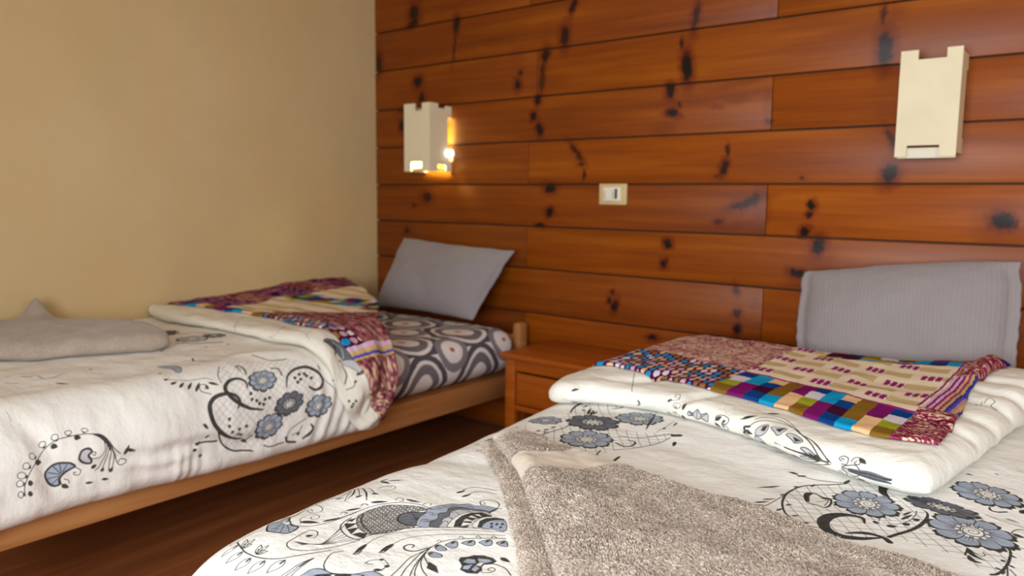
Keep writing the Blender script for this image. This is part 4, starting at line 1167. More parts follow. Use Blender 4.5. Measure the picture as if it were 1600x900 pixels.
# ring-print sheet -----------------------------------------------------
def ring_sheet():
    q = 500; s0, s1, t0, t1 = -.25, 1.4, -2.4, 0
    X, Y = np.meshgrid((np.arange(int((s1-s0)*q))+.5)/q+s0, (np.arange(int((t1-t0)*q))+.5)/q+t0)
    wx = X+.006*fbm(X*14, Y*14, 91); wy = Y+.008*fbm(X*14+5, Y*14, 92)
    A = np.empty(X.shape+(3,), np.float32); A[:] = np.array((230, 222, 222))/255
    pt, ps = .335, .326
    def cells(ds, dt):
        y = np.mod(wy-dt+pt/2, pt)-pt/2; x = np.mod(wx-ds+ps/2, ps)-ps/2
        return x, y
    grey, char, wht, org = [np.array(k)/255 for k in ((128, 118, 130), (68, 62, 76), (234, 227, 225), (186, 92, 56))]
    def rings(x, y, lst, point):
        up = np.clip(-x, 0, 1)
        d = np.hypot(x*.82, y*(1+point*up*6))+point*.12*up
        for r, c in lst: A[d < r] = c
    x, y = cells(1.300, -.399); rings(x, y, [(.158, char), (.124, wht), (.104, grey*.86), (.066, wht), (.016, org)], .5)
    x, y = cells(1.137, -.225); rings(x, y, [(.088, grey), (.058, wht), (.030, np.array((232, 228, 226))/255), (.012, org)], 0)
    return new_image('ring_print', A), s0, t0, X.shape[1]/q, X.shape[0]/q
M['sheet'] = cotton('ring_print_sheet', ring_sheet())

# knitted throws ---------------------------------------------------------
YARN = [tuple(k) for k in ((140, 104, 34), (18, 160, 212), (128, 24, 106), (243, 198, 150), (12, 66, 138), (164, 168, 42), (66, 16, 48), (224, 212, 226))]
SEQ = [0, 1, 2, 3, 4, 5, 0, 1, 2, 3, 6, 7]
def yarn_grid(X, Y, cx, cy, seed, seq=True):
    i = np.floor(X/cx).astype(int); j = np.floor(Y/cy).astype(int)
    if seq: k = np.array(SEQ)[np.mod(i*1+j*5+((i*7+j*3)//5), 12)]
    else: k = ((np.sin(i*12.9898+j*78.233+seed)*43758.5453) % 1*8).astype(int) % 8
    return np.array(YARN, float)[k]/255
def mottle(X, Y, cols, seed, fx=190, fy=420):
    n = vnoise(X*fx, Y*fy, seed)+.5*vnoise(X*fx*.3, Y*fy*.3, seed+1)
    k = np.clip(((n+.45)/.9*len(cols)).astype(int), 0, len(cols)-1)
    return np.array(cols, float)[k]/255
MAR = [(92, 22, 44), (134, 40, 70), (158, 62, 88), (146, 52, 78), (204, 150, 140), (232, 206, 170)]
DUST = [(108, 44, 58), (136, 72, 82), (150, 88, 94), (168, 110, 110), (196, 150, 134)]
PUR = [(60, 20, 70), (96, 36, 96), (128, 66, 120), (178, 120, 150)]
CREAM, TAN, MAG = [np.array(k)/255 for k in ((248, 230, 202), (212, 187, 138), (156, 36, 120))]
def dots(X, Y):
    A = np.empty(X.shape+(3,)); A[:] = np.array((84, 14, 62))/255
    i = np.floor(X/.017); j = np.floor((Y+np.mod(i, 2)*.017)/.034)
    x = X/.017-i-.5; y = (Y+np.mod(i, 2)*.017)/.034-j-.5
    h = (np.sin(i*12.9+j*78.2)*43758.5) % 1
    pal = np.array([(24, 150, 205), (240, 196, 160), (228, 214, 226), (150, 108, 60), (215, 170, 190)])/255
    m = np.hypot(x*1.1, y) < .43
    A[m] = pal[(h*5).astype(int) % 5][m]
    return A
def centre(X, Y):
    A = np.empty(X.shape+(3,)); A[:] = CREAM
    r = np.floor(Y/.092); y = Y-r*.092; x = np.mod(X+np.mod(r, 2)*.075, .15)
    band = y < .048
    A[band & (x < .125)] = TAN
    pm = band & (x < .052); A[pm & (np.mod(x, .0175) < .0125)] = MAG; A[pm & (np.mod(x, .0175) >= .0125)] = CREAM
    A[pm & (np.abs(y-.024) < .004)] = MAG
    return A
STR = [(222, 190, 214), (150, 34, 116), (224, 184, 216), (150, 34, 116), (214, 180, 130), (168, 60, 120), (204, 172, 100), (60, 60, 150), (90, 80, 180), (190, 140, 150), (204, 172, 100), (96, 60, 150), (50, 44, 120)]
def throw_right_image():
    q = 800; s0, s1, t0, t1 = 2.0, 3.08, -1.28, -.34
    X, Y = np.meshgrid((np.arange(int((s1-s0)*q))+.5)/q+s0, (np.arange(int((t1-t0)*q))+.5)/q+t0)
    f = curve([(2.04, -1.02), (2.2, -1.0), (2.45, -1.07), (2.6, -1.11), (2.79, -1.205), (2.9, -1.235), (3.08, -1.215)], 200)
    Q = Y-np.interp(X, f[:, 0], f[:, 1])
    A = centre(X, Q)
    m = Q < .225; A[m] = yarn_grid(X-2.478, Q+.002, .0385, .057, 1)[m]
    m = (Q > .225) & (Q < .237); A[m] = MAG
    m = (X < 2.478); A[m] = mottle(X, Y, MAR[1:]+[(226, 176, 170), (236, 214, 190)], 3)[m]
    m = (X < 2.478) & (Q < .235); A[m] = dots(X, Y)[m]
    m = (Y > -.50) & (X > 2.55); A[m] = yarn_grid(X, Y, .045, .04, 5, False)[m]
    xr = 2.907+.02*np.clip((Y+.95)/.4, 0, 1)
    m = X > xr; k = np.clip(((X-xr)/.0062).astype(int), 0, len(STR)-1); A[m] = (np.array(STR)/255)[k][m]
    m = (X > xr-.012) & (X <= xr-.006) & (Y > -.95); A[m] = MAG
    m = (X > xr-.004) & ((Y < -.955) | (Y > -.62)); A[m] = mottle(X, Y, MAR, 7, 190, 330)[m]
    m = (X > 3.0) & (Y > -.42); A[m] = np.array((50, 44, 110))/255
    return new_image('knit_right', A.astype(np.float32)), s0, t0, X.shape[1]/q, X.shape[0]/q
def throw_left_image():
    q = 600; s0, s1, t0, t1 = 0, 1.4, -1.3, -.2
    X, Y = np.meshgrid((np.arange(int((s1-s0)*q))+.5)/q+s0, (np.arange(int((t1-t0)*q))+.5)/q+t0)
    f = curve([(.0, -1.22), (.35, -1.20), (.68, -1.175), (.95, -1.19), (1.08, -1.17), (1.2, -1.12), (1.4, -1.08)], 200)
    Q = Y-np.interp(X, f[:, 0], f[:, 1])
    A = np.empty(X.shape+(3,)); A[:] = CREAM*.97
    m = np.mod(Q, .09) < .03; A[m] = TAN
    m = X < .36; A[m] = mottle(X, Y, PUR+DUST[:2], 11, 60, 60)[m]
    m = (X < .36) & (np.mod(Y*3, 1) < .45); A[m] = mottle(X, Y, DUST, 12, 60, 60)[m]
    D = Y-(-.80+.22*(X-.45))
    m = (X > .33) & (np.abs(D) < .085); A[m] = yarn_grid(X, D, .042, .042, 3, False)[m]
    m = (X > .12) & (Q < .05); A[m] = yarn_grid(X, Q, .06, .06, 2)[m]
    m = (X > .66) & (X < 1.15) & (Q < .075); A[m] = dots(X, Y)[m]
    m = (X > .62) & (Q > .075) & (D < -.085) & (Q-.075 < (X-.60)*.9); A[m] = mottle(X, Y, DUST, 13, 120, 160)[m]
    m = X > 1.10; A[m] = mottle(X, Y, DUST+[(220, 190, 150)], 14, 150, 150)[m]
    m = (X > 1.09) & (X < 1.115); A[m] = (np.array(STR)/255)[np.clip(((X-1.09)/.0042).astype(int)*2, 0, 12)][m]
    return new_image('knit_left', A.astype(np.float32)), s0, t0, X.shape[1]/q, X.shape[0]/q
M['throw_right'] = knit('knit_wool_right', throw_right_image())
M['throw_left'] = knit('knit_wool_left', throw_left_image())

# pillows, plain sheet, towels -------------------------------------------
def linen(name, c, ribs=0.0):
    t = NT(name, .85, .15)
    uv = t.uv(); o = t.obj()
    sp = t.n('SeparateXYZ', i0=uv)
    w = t.math('MULTIPLY', t.math('ADD', t.math('SINE', t.math('MULTIPLY', sp.outputs[0], 2*PI/.0115)), 1.0), .5)
    n = t.noise(t.map(uv, scale=(300, 40, 1)), 1, 3)
    dk = tuple(k*.80 for k in c[:3])+(1,)
    col = t.mix(t.math('MULTIPLY', n, .35), c, dk)
    if ribs: col = t.mix(t.math('MULTIPLY', w, .22), col, dk)
    t.color(col)
    h = t.math('ADD', t.math('MULTIPLY', t.noise(o, 16, 4, .6), 1.3), t.math('MULTIPLY', w, ribs))
    t.bump(h, .3, .008); t.set('Sheen Weight', .2)
    return t.m
M['pillow_plain'] = linen('grey_linen', lin(150, 141, 143))
M['pillow_ribbed'] = linen('grey_ribbed_linen', lin(154, 145, 146), .25)
M['pale_sheet'] = linen('pale_sheet', lin(220, 214, 206))
cv = Canvas(2.1, 3.0, -2.0, -1.45, 800, (0, 0, 0)); PAL_K = PAL['K']; PAL['K'] = PAL['W']; cv.draw(PRINT_TOWEL); TOWEL_MASK = cv
cv2 = Canvas(2.6, 3.3, -2.4, -1.5, 600, (0, 0, 0)); cv2.draw(PRINT_TOWEL_UNDER); PAL['K'] = PAL_K
def terry(name, mask=None, pile=False, f=1.0, k=1.0):
    t = NT(name, 1.0, .05)
    kk = k; o = t.obj(); uv = t.uv()
    n1 = t.noise(o, 300 if not pile else 150, 3, .7); n2 = t.noise(o, 24, 4, .6)
    v = t.math('ADD', t.math('MULTIPLY', n1, .7), t.math('MULTIPLY', n2, .3)); v = t.math('ADD', t.math('MULTIPLY', v, k), .5*(1-k))
    c = t.ramp(v, (.34, lin(138*f, 120*f, 104*f)), (.5, lin(205*f, 185*f, 167*f)), (.64, lin(242*f, 226*f, 208*f)))
    h = t.math('MULTIPLY', n1, 1.0)
    if mask is not None:
        im, s0, t0, w, hh = mask
        k = t.img(im, t.map(uv, loc=(-s0/w, -t0/hh, 0), scale=(1/w, 1/hh, 1)))
        fine = t.noise(t.map(uv, scale=(900, 300, 1)), 1, 2)
        c = t.mix(k, c, t.mix(fine, lin(206, 188, 164), lin(228, 212, 190)))
    t.color(c); t.bump(h, .5*kk if not pile else .1, .004); t.set('Sheen Weight', .3)
    return t.m
M['towel'] = terry('terry_towel', f=.82, k=.45)
M['towel_right'] = terry('terry_towel_band', TOWEL_MASK.image('towel_band', True), f=.96)
M['towel_under'] = terry('terry_towel_under', cv2.image('towel_under_band', True))
M['pile'] = terry('terry_pile', None, True, f=.96)
# ------------------------------------------------------------------ the room
W_, D_, H_ = 4.8, -3.78, 2.55
def structure(name, lo, hi, m):
    return tag(box(name, lo, hi, m, bev=0), kind='structure')
floor = structure('floor', (-.15, D_-.15, -.1), (W_+.15, .15, 0), M['floor'])
ceil = structure('ceiling', (-.15, D_-.15, H_), (W_+.15, .15, H_+.1), M['ceiling'])
wl = structure('wall_left', (-.15, D_-.15, 0), (0, .15, H_), M['plaster'])
wb = structure('wall_back', (0, .022, 0), (W_, .15, H_), M['dark'])
# front wall with the window opening
bm = bmesh.new()
for lo, hi in (((0, D_-.15, 0), (2.1, D_, H_)), ((3.9, D_-.15, 0), (W_, D_, H_)), ((2.1, D_-.15, 0), (3.9, D_, .65)), ((2.1, D_-.15, 1.9), (3.9, D_, H_))): add_box(bm, lo, hi)
tag(done('wall_front', bm, M['white_wall'], smooth=False), kind='structure')
bm = bmesh.new()
for lo, hi in (((W_, D_-.15, 0), (W_+.15, -2.95, H_)), ((W_, -1.65, 0), (W_+.15, .15, H_)), ((W_, -2.95, 2.25), (W_+.15, -1.65, H_))): add_box(bm, lo, hi)
tag(done('wall_right', bm, M['white_wall'], smooth=False), kind='structure')

# ------------------------------------------------------------------ the panelled wall: every board a plank of its own
KNOTS = [(0.3,2.072,0.0325,0.0348,0.0,0.8),(0.29,2.019,0.0374,0.0159,-20.0,0.9),(0.593,1.978,0.017,0.0364,5.0,0.8),(0.581,1.888,0.0086,0.0764,8.0,0.5),(0.03,1.842,0.0203,0.0434,0.0,0.8),(0.326,1.724,0.028,0.0225,0.0,1.0),(0.354,1.639,0.0185,0.0193,0.0,0.9),(0.206,1.583,0.0291,0.0132,0.0,0.5),(0.206,1.507,0.0219,0.0265,0.0,0.8),(0.971,1.781,0.0264,0.0259,0.0,0.25),(0.994,1.713,0.0112,0.0115,0.0,0.7),(0.98,1.657,0.017,0.0232,0.0,0.9),(1.135,1.773,0.0178,0.028,15.0,0.8),(1.119,1.682,0.0144,0.0621,3.0,0.6),(1.155,1.657,0.0532,0.0197,0.0,0.25),(1.238,1.842,0.0205,0.0383,0.0,0.8),(1.267,1.909,0.0068,0.0271,15.0,0.4),(1.282,1.972,0.0134,0.035,25.0,0.8),(1.096,1.579,0.0145,0.02,0.0,0.9),(1.072,1.509,0.0165,0.0173,0.0,1.0),(1.109,1.447,0.0163,0.0259,-10.0,0.9),(1.858,1.845,0.0135,0.0534,8.0,0.7),(1.802,1.752,0.0069,0.0173,0.0,0.8),(1.828,1.659,0.0193,0.0544,-6.0,0.95),(1.759,1.572,0.017,0.0227,0.0,1.0),(1.798,1.517,0.007,0.0075,0.0,0.8),(1.774,1.481,0.0255,0.0139,15.0,0.9),(1.731,1.419,0.0317,0.0154,0.0,0.35),(1.312,1.341,0.0441,0.0112,50.0,0.7),(1.34,1.287,0.0168,0.0084,0.0,0.6),(1.355,1.242,0.0067,0.0195,0.0,0.7),(1.172,1.181,0.0269,0.0188,0.0,0.9),(1.171,1.073,0.018,0.0175,0.0,0.9),(1.118,1.013,0.0184,0.0088,0.0,0.9),(0.389,1.136,0.0325,0.0231,0.0,0.7),(0.295,1.092,0.0144,0.0101,0.0,0.6),(0.241,0.958,0.0196,0.0136,0.0,0.7),(1.772,0.958,0.0173,0.017,30.0,0.9),(1.757,0.873,0.0146,0.0159,0.0,1.0),(1.677,0.894,0.0601,0.0188,0.0,0.2),(1.514,0.734,0.0096,0.0112,0.0,0.7),(1.499,0.696,0.0129,0.0112,0.0,0.8),(1.528,0.677,0.0128,0.0252,15.0,0.9),(1.713,0.559,0.0195,0.0109,0.0,1.0),(2.553,1.65,0.0221,0.0527,-3.0,0.85),(2.54,1.762,0.008,0.0273,0.0,0.6),(2.573,1.766,0.0217,0.0146,0.0,0.3),(2.572,1.573,0.016,0.0232,-20.0,0.3),(2.592,1.345,0.011,0.0342,-25.0,0.6),(2.593,1.233,0.0221,0.0323,15.0,0.85),(1.998,1.261,0.013,0.027,15.0,0.8),(2.011,1.322,0.0052,0.0219,0.0,0.7),(1.978,1.227,0.0184,0.0086,0.0,0.45),(2.298,1.22,0.0092,0.0058,0.0,0.5),(2.156,1.829,0.0095,0.0137,0.0,0.4),(2.162,1.489,0.0108,0.0257,0.0,0.35),(2.165,1.43,0.0121,0.0105,0.0,0.5),(2.035,1.573,0.0685,0.0071,-8.0,0.35),(2.045,1.515,0.0278,0.0072,0.0,0.35),(1.961,1.494,0.0184,0.0073,0.0,0.4),(2.089,1.127,0.058,0.0158,-15.0,0.75),(2.133,1.142,0.0099,0.0241,0.0,0.7),(2.157,1.104,0.0172,0.0528,0.0,0.4),(1.986,1.053,0.0172,0.0112,0.0,0.6),(2.092,1.049,0.043,0.0061,-5.0,0.4),(2.34,1.121,0.0113,0.0173,10.0,0.9),(2.331,1.089,0.0091,0.0093,0.0,0.9),(2.32,1.023,0.016,0.0163,0.0,1.0),(2.371,0.979,0.0202,0.0277,0.0,1.1),(2.378,0.937,0.0337,0.0301,0.0,0.35),(2.305,0.874,0.0279,0.013,10.0,1.0),(2.29,0.849,0.0187,0.0237,0.0,0.3),(2.928,1.082,0.0291,0.0241,5.0,1.1),(2.93,1.08,0.0445,0.0402,0.0,0.35),(2.965,1.075,0.0084,0.0159,25.0,0.6),(2.071,0.793,0.0103,0.02,-20.0,0.6),(2.079,0.698,0.0142,0.0125,0.0,0.7),(2.081,0.637,0.0116,0.0227,8.0,0.9),(2.15,0.75,0.0125,0.0197,0.0,0.25),(2.93,1.054,0.012,0.0121,0.0,0.4)]
def knot_image():
    w, h, ox, oz, q = 3.3, 2.2, 0.0, .3, 500
    A = np.zeros((int(h*q), int(w*q), 3), np.float32)
    yy, xx = np.mgrid[0:A.shape[0], 0:A.shape[1]]
    for x, z, rx, rz, a, s in KNOTS:
        R = max(rx, rz)*3.2+.02
        i0, i1 = max(0, int((z-oz-R)*q)), max(0, int((z-oz+R)*q)); j0, j1 = max(0, int((x-ox-R)*q)), max(0, int((x-ox+R)*q))
        X = xx[i0:i1, j0:j1]/q+ox-x; Z = yy[i0:i1, j0:j1]/q+oz-z
        if X.size == 0: continue
        a = math.radians(a); U = (X*math.cos(a)-Z*math.sin(a))/rx; V = (X*math.sin(a)+Z*math.cos(a))/rz
        d = np.hypot(U, V)
        core = np.clip((1.25-d)/.5, 0, 1)*min(1, s*1.1) if s > .4 else 0*d
        halo = np.clip((2.5-d)/1.5, 0, 1)*min(.9, s*.95)
        S = A[i0:i1, j0:j1]
        S[..., 0] = np.maximum(S[..., 0], core); S[..., 1] = np.maximum(S[..., 1], halo)
    return (new_image('knot_mask', A, True), ox, oz, w, h)
M['plank'] = wood('varnished_pine_plank', lin(114, 51, 3), lin(140, 68, 5), lin(162, 88, 12), .46, .16, along=0, knots=knot_image(), stretch=(1.1, 20), coat=.28)
JZ = [2.55, 2.40, 2.203, 2.002, 1.8008, 1.5963, 1.3968, 1.2000, 1.0072, .8104, .6008, .402, .203, .012]
random.seed(4)
TINT = {(6, 1): (1.08, 1.05, 1.0), (7, 0): (.84, .78, .74), (7, 1): (1.22, 1.2, 1.18), (8, 0): (.72, .7, .68), (8, 1): (1.02, 1.0, 1.0), (9, 0): (.82, .78, .74), (9, 1): (.98, .92, .86),
        (5, 0): (.9, .85, .8), (5, 1): (1.0, .95, .9), (4, 0): (.9, .86, .8), (10, 0): (.6, .52, .48), (10, 1): (1.0, .95, .9), (3, 0): (.85, .8, .76)}
for r in range(len(JZ)-1):
    z1, z0 = JZ[r], JZ[r+1]
    cuts = [0.0, 2.172, W_] if r % 2 == 1 else [0.0, 1.044, 3.22, W_]
    if r == 4: cuts = [0.0, 2.19, W_]
    cuts = {3: [0, 2.18, W_], 4: [0, 1.09, 3.2, W_], 5: [0, 2.176, W_], 6: [0, 1.046, 3.24, W_], 7: [0, 2.174, W_], 8: [0, 1.041, 3.2, W_], 9: [0, 2.178, W_], 10: [0, 1.04, 3.2, W_]}.get(r, cuts)
    for c in range(len(cuts)-1):
        bm = bmesh.new()
        dy = random.uniform(-.0015, .0015)
        add_box(bm, (cuts[c]+.0008, dy, z0+.0028), (cuts[c+1]-.0008, .022, z1-.0028), .004, 2)
        o = done('plank', bm, M['plank'], wb)
        me = o.data; uvl = me.uv_layers.new(name='wall')
        for lp in me.loops: uvl.data[lp.index].uv = me.vertices[lp.vertex_index].co.xz
        f = random.uniform(.88, 1.04)
        tn = TINT.get((r, c), (f, f*.98, f*.96)); o.color = tn+(1,)

# ------------------------------------------------------------------ beds
def bed(x0, x1, foot, name_label):
    t = empty('single_bed', (x0, 0, 0), name_label, 'bed', 'single beds')
    def part(n, lo, hi, bev=.004): return inv(t, box(n, lo, hi, M['bed_wood'], None, bev))
    part('headboard', (x0, -.09, .245), (x1-.06, -.045, .50), .008)
    part('headboard_post', (x1-.058, -.10, .245), (x1-.012, -.035, .562), .014); part('headboard_post', (x0, -.10, .245), (x0+.046, -.035, .562), .014)
    part('side_rail', (x1-.034, foot, .245), (x1, -.10, .3405))
    part('side_rail', (x0, foot, .245), (x0+.034, -.10, .3405))
    part('foot_rail', (x0+.034, foot, .245), (x1-.034, foot+.034, .3405))
    part('bed_base', (x0+.034, foot+.034, .285), (x1-.034, -.10, .3395), .001)
    for x in (x0+.06, x0+.40):
        for y in (foot+.04, -.17): part('leg', (x, y, 0), (x+.065, y+.065, .285))
    return t
bed(.004, 1.10, -2.26, 'low pine bed frame along the beige wall')
bed(2.13, 3.16, -2.20, 'low pine bed frame under the nearer floral duvet')

def mattress(base, x0, x1, y0, y1, z0, label, m, rk=0):
    """a sheeted mattress: rounded box with soft sides."""
    bm = bmesh.new()
    add_box(bm, (x0, y0, z0), (x1, y1, base.z), base.r-.005, 6)
    bmesh.ops.subdivide_edges(bm, edges=[e for e in bm.edges if e.calc_length() > .12], cuts=26, use_grid_fill=True)
    cx, cy = (x0+x1)/2, (y0+y1)/2
    for v in bm.verts:
        k = .004*float(vnoise(v.co.x*7+rk, v.co.y*7+v.co.z*9, 3))
        v.co.z += k-.004 if v.co.z > base.z-.05 else 0
        if v.co.x > x1-.02: v.co.x += .008*math.sin(PI*(v.co.z-z0)/(base.z-z0))+k*.5
    me_uv = None
    o = done('mattress', bm, m)
    me = o.data; ul = me.uv_layers.new(name='cloth')
    for p in me.polygons:
        side = abs(p.normal.x) > .75; end = abs(p.normal.y) > .75
        for li in p.loop_indices:
            co = me.vertices[me.loops[li].vertex_index].co
            ul.data[li].uv = (co.x+max(0, base.z-co.z)*(1 if co.x > cx else -1), co.y)
    return tag(o, label, 'mattress')
mattress(LEFT, .03, 1.10, -2.26, -.125, .342, 'mattress in a grey and white ring-print sheet, beside the beige wall', M['sheet'])
mattress(RIGHT, 2.13, 3.17, -2.20, -.125, .342, 'mattress in a pale sheet under the nearer floral duvet', M['pale_sheet'])

def cloth(name, d, m, label=None, cat=None, group=None, parent=None, arc=False):
    uv = ('U', 'V') if arc else ('S', 'T')
    o = grid_mesh(name, d['P'], d['B'], d[uv[0]], d[uv[1]], m, parent)
    return tag(o, label, cat, group) if label else o
ld = cloth('duvet', left_duvet(), M['duvet_left'], 'cream floral duvet on the bed along the beige wall', 'duvet', 'floral duvets', arc=True)
cloth('turned_back_flap', left_flap(), M['flap_left'], parent=ld, arc=True)
rd = cloth('duvet', right_duvet(), M['duvet_right'], 'cream floral duvet on the bed nearest the camera', 'duvet', 'floral duvets', arc=True)
cloth('turned_back_flap', right_flap(), M['flap_right'], parent=rd, arc=True)
mr = bpy.data.objects['mattress.001']
cloth('rumpled_sheet_edge', sheet_ruck(), M['pale_sheet'], parent=mr)
cloth('knitted_throw', left_throw(), M['throw_left'], 'colourful knitted throw over the duvet fold by the beige wall', 'throw', 'knitted throws')
cloth('knitted_throw', right_throw(), M['throw_right'], 'colourful knitted throw spread flat before the upright grey pillow', 'throw', 'knitted throws')

def pillow(label, m, origin, **k):
    A, B, U, V = pillow_grid(**k)
    o = grid_mesh('pillow', A, B, U, V, m, None, origin)
    o.location = origin
    return tag(o, label, 'pillow', 'grey pillows')
pillow('grey pillow leaning in the corner by the beige wall', M['pillow_plain'], (.6, -.2, .56),
       TL=(.295, -.075, .925), TR=(1.035, -.075, .895), BL=(.215, -.215, .572), BR=(.915, -.23, .574), thick=.15, flange=.012, sag=.010, seed=3)
pillow('wide grey ribbed pillow upright behind the spread throw', M['pillow_ribbed'], (2.7, -.2, .6),
       TL=(2.352, -.085, .888), TR=(2.995, -.085, .965), BL=(2.392, -.225, .585), BR=(3.015, -.225, .63), thick=.15, flange=.03, sag=-.008, seed=8)

# ------------------------------------------------------------------ towels with a real pile
rt = cloth('folded_towel', right_towel(), M['towel_right'], 'grey-brown terry towel folded on the nearer duvet, cream band at its tip', 'towel', 'grey-brown towels')
cloth('under_layer', right_towel_under(), M['towel_under'], parent=rt)
lt = cloth('folded_towel', left_towel(), M['towel'], 'grey-brown towel folded on the duvet by the beige wall', 'towel', 'grey-brown towels')

def terry_pile(d, parent, mask, pitch, length, seed, tlim):
    """thousands of short leaning loops of yarn standing on the towel's upper skin, joined into one part."""
    r = np.random.default_rng(seed)
    P, S, T = d['P'], d['S'], d['T']
    a = P[:-1, :-1]; b = P[1:, :-1]; c = P[:-1, 1:]
    n = np.cross(b-a, c-a); ar = np.linalg.norm(n, axis=-1)
    w = np.where(T[:-1, :-1] > tlim, ar, 0).ravel()
    N = int(w.sum()/pitch**2)
    k = r.choice(len(w), N, p=w/w.sum())
    i, j = np.unravel_index(k, ar.shape)
    u, v = r.random(N), r.random(N)
    lerp = lambda F: (F[i, j].T*(1-u)*(1-v)+F[i+1, j].T*u*(1-v)+F[i, j+1].T*(1-u)*v+F[i+1, j+1].T*u*v).T
    p = lerp(P); s = lerp(S); t = lerp(T); nn = (n/ar[..., None])[i, j]
    jj = ((s-mask.s0)*mask.q).astype(int); ii = ((t-mask.t0)*mask.q).astype(int)
    ok = (ii >= 0) & (ii < mask.h) & (jj >= 0) & (jj < mask.w)
    band = np.zeros(N, bool); band[ok] = mask.A[ii[ok], jj[ok], 0] > .4
    p, nn, s, t = p[~band], nn[~band], s[~band], t[~band]; N = len(p)
    th = 2.2*PI*fbm(s*7, t*7, 5, 3)+r.normal(0, .55, N)-.9
    e = np.stack([np.cos(th), np.sin(th), 0*th], 1); e -= (e*nn).sum(1)[:, None]*nn; e /= np.linalg.norm(e, axis=1)[:, None]
    f = np.cross(nn, e)
    L = length*r.uniform(.65, 1.25, N)[:, None]; wd = (.00075*r.uniform(.7, 1.3, N))[:, None]
    V = np.empty((N, 7, 3), np.float32)
    mid = p+nn*L*.55+e*L*.25; tip = p+nn*L*.62+e*L*.85
    for q in range(3):
        g = np.cos(2*PI*q/3)*f+np.sin(2*PI*q/3)*nn
        V[:, q] = p-nn*.0008+g*wd; V[:, 3+q] = mid+(np.cos(2*PI*q/3)*f+np.sin(2*PI*q/3)*(nn*.5-e*.5))*wd*1.2
    V[:, 6] = tip
    quad = np.array([[0, 1, 4, 3], [1, 2, 5, 4], [2, 0, 3, 5]]); tri = np.array([[3, 4, 6], [4, 5, 6], [5, 3, 6]])
    base = (np.arange(N)*7)[:, None]
    loops = np.concatenate([(base+quad.ravel()[None]), (base+tri.ravel()[None])], 1).ravel().astype(np.int32)
    starts = (np.arange(N)[:, None]*21+np.array([0, 4, 8, 12, 15, 18])[None]).ravel().astype(np.int32)
    me = bpy.data.meshes.new('terry_pile')
    me.vertices.add(N*7); me.vertices.foreach_set('co', V.ravel())
    me.loops.add(len(loops)); me.loops.foreach_set('vertex_index', loops)
    me.polygons.add(N*6); me.polygons.foreach_set('loop_start', starts); me.polygons.foreach_set('use_smooth', np.ones(N*6, bool))
    me.update(calc_edges=True)
    o = link('terry_pile', me, M['pile'], parent); o['kind'] = 'stuff'
    return o
EMPTY = Canvas(0, .01, 0, .01, 100, (0, 0, 0))
terry_pile(right_towel(), rt, TOWEL_MASK, .0025, .0072, 3, -2.3)
terry_pile(right_towel_under(), rt, cv2, .0030, .0055, 4, -2.3)


# ------------------------------------------------------------------ nightstand
def nightstand():
    x0, x1, y0, zt = 1.225, 1.93, -.375, .49
    t = empty('nightstand', (x0, y0, 0), 'orange varnished wooden nightstand with one drawer between the beds', 'nightstand')
    P = lambda n, lo, hi, bev=.004: inv(t, box(n, lo, hi, M['furniture'], None, bev))
    P('tabletop', (x0-.018, y0-.022, zt-.024), (x1+.018, -.004, zt), .006)
    for x in (x0, x1-.05):
        for y in (y0, -.06): P('leg', (x, y, 0), (x+.05, y+.05, zt-.024))
    P('front_rail', (x0+.05, y0+.004, zt-.075), (x1-.05, y0+.024, zt-.024))
    P('front_rail', (x0+.05, y0+.004, .245), (x1-.05, y0+.024, .268))
    P('side_panel', (x0+.012, y0+.05, .245), (x0+.03, -.06, zt-.024)); P('side_panel', (x1-.03, y0+.05, .245), (x1-.012, -.06, zt-.024))
    P('back_panel', (x0+.05, -.03, .245), (x1-.05, -.012, zt-.024)); P('bottom_panel', (x0+.03, y0+.024, .25), (x1-.03, -.03, .265), .001)
    d = P('drawer', (x0+.055, y0+.008, .272), (x1-.055, y0+.028, zt-.084))
    bm = bmesh.new()
    bmesh.ops.create_uvsphere(bm, u_segments=16, v_segments=10, radius=.011, matrix=Matrix.Translation((x0+.245, y0-.016, .365)))
    bmesh.ops.create_cone(bm, segments=14, radius1=.006, radius2=.005, depth=.026, cap_ends=True, matrix=Matrix.Translation((x0+.245, y0-.002, .365)) @ Matrix.Rotation(PI/2, 4, 'X'))
    k = done('knob', bm, M['metal'], d); k.parent = d
    k.matrix_parent_inverse = Matrix.Translation(t.location).inverted()
    return t
nightstand()

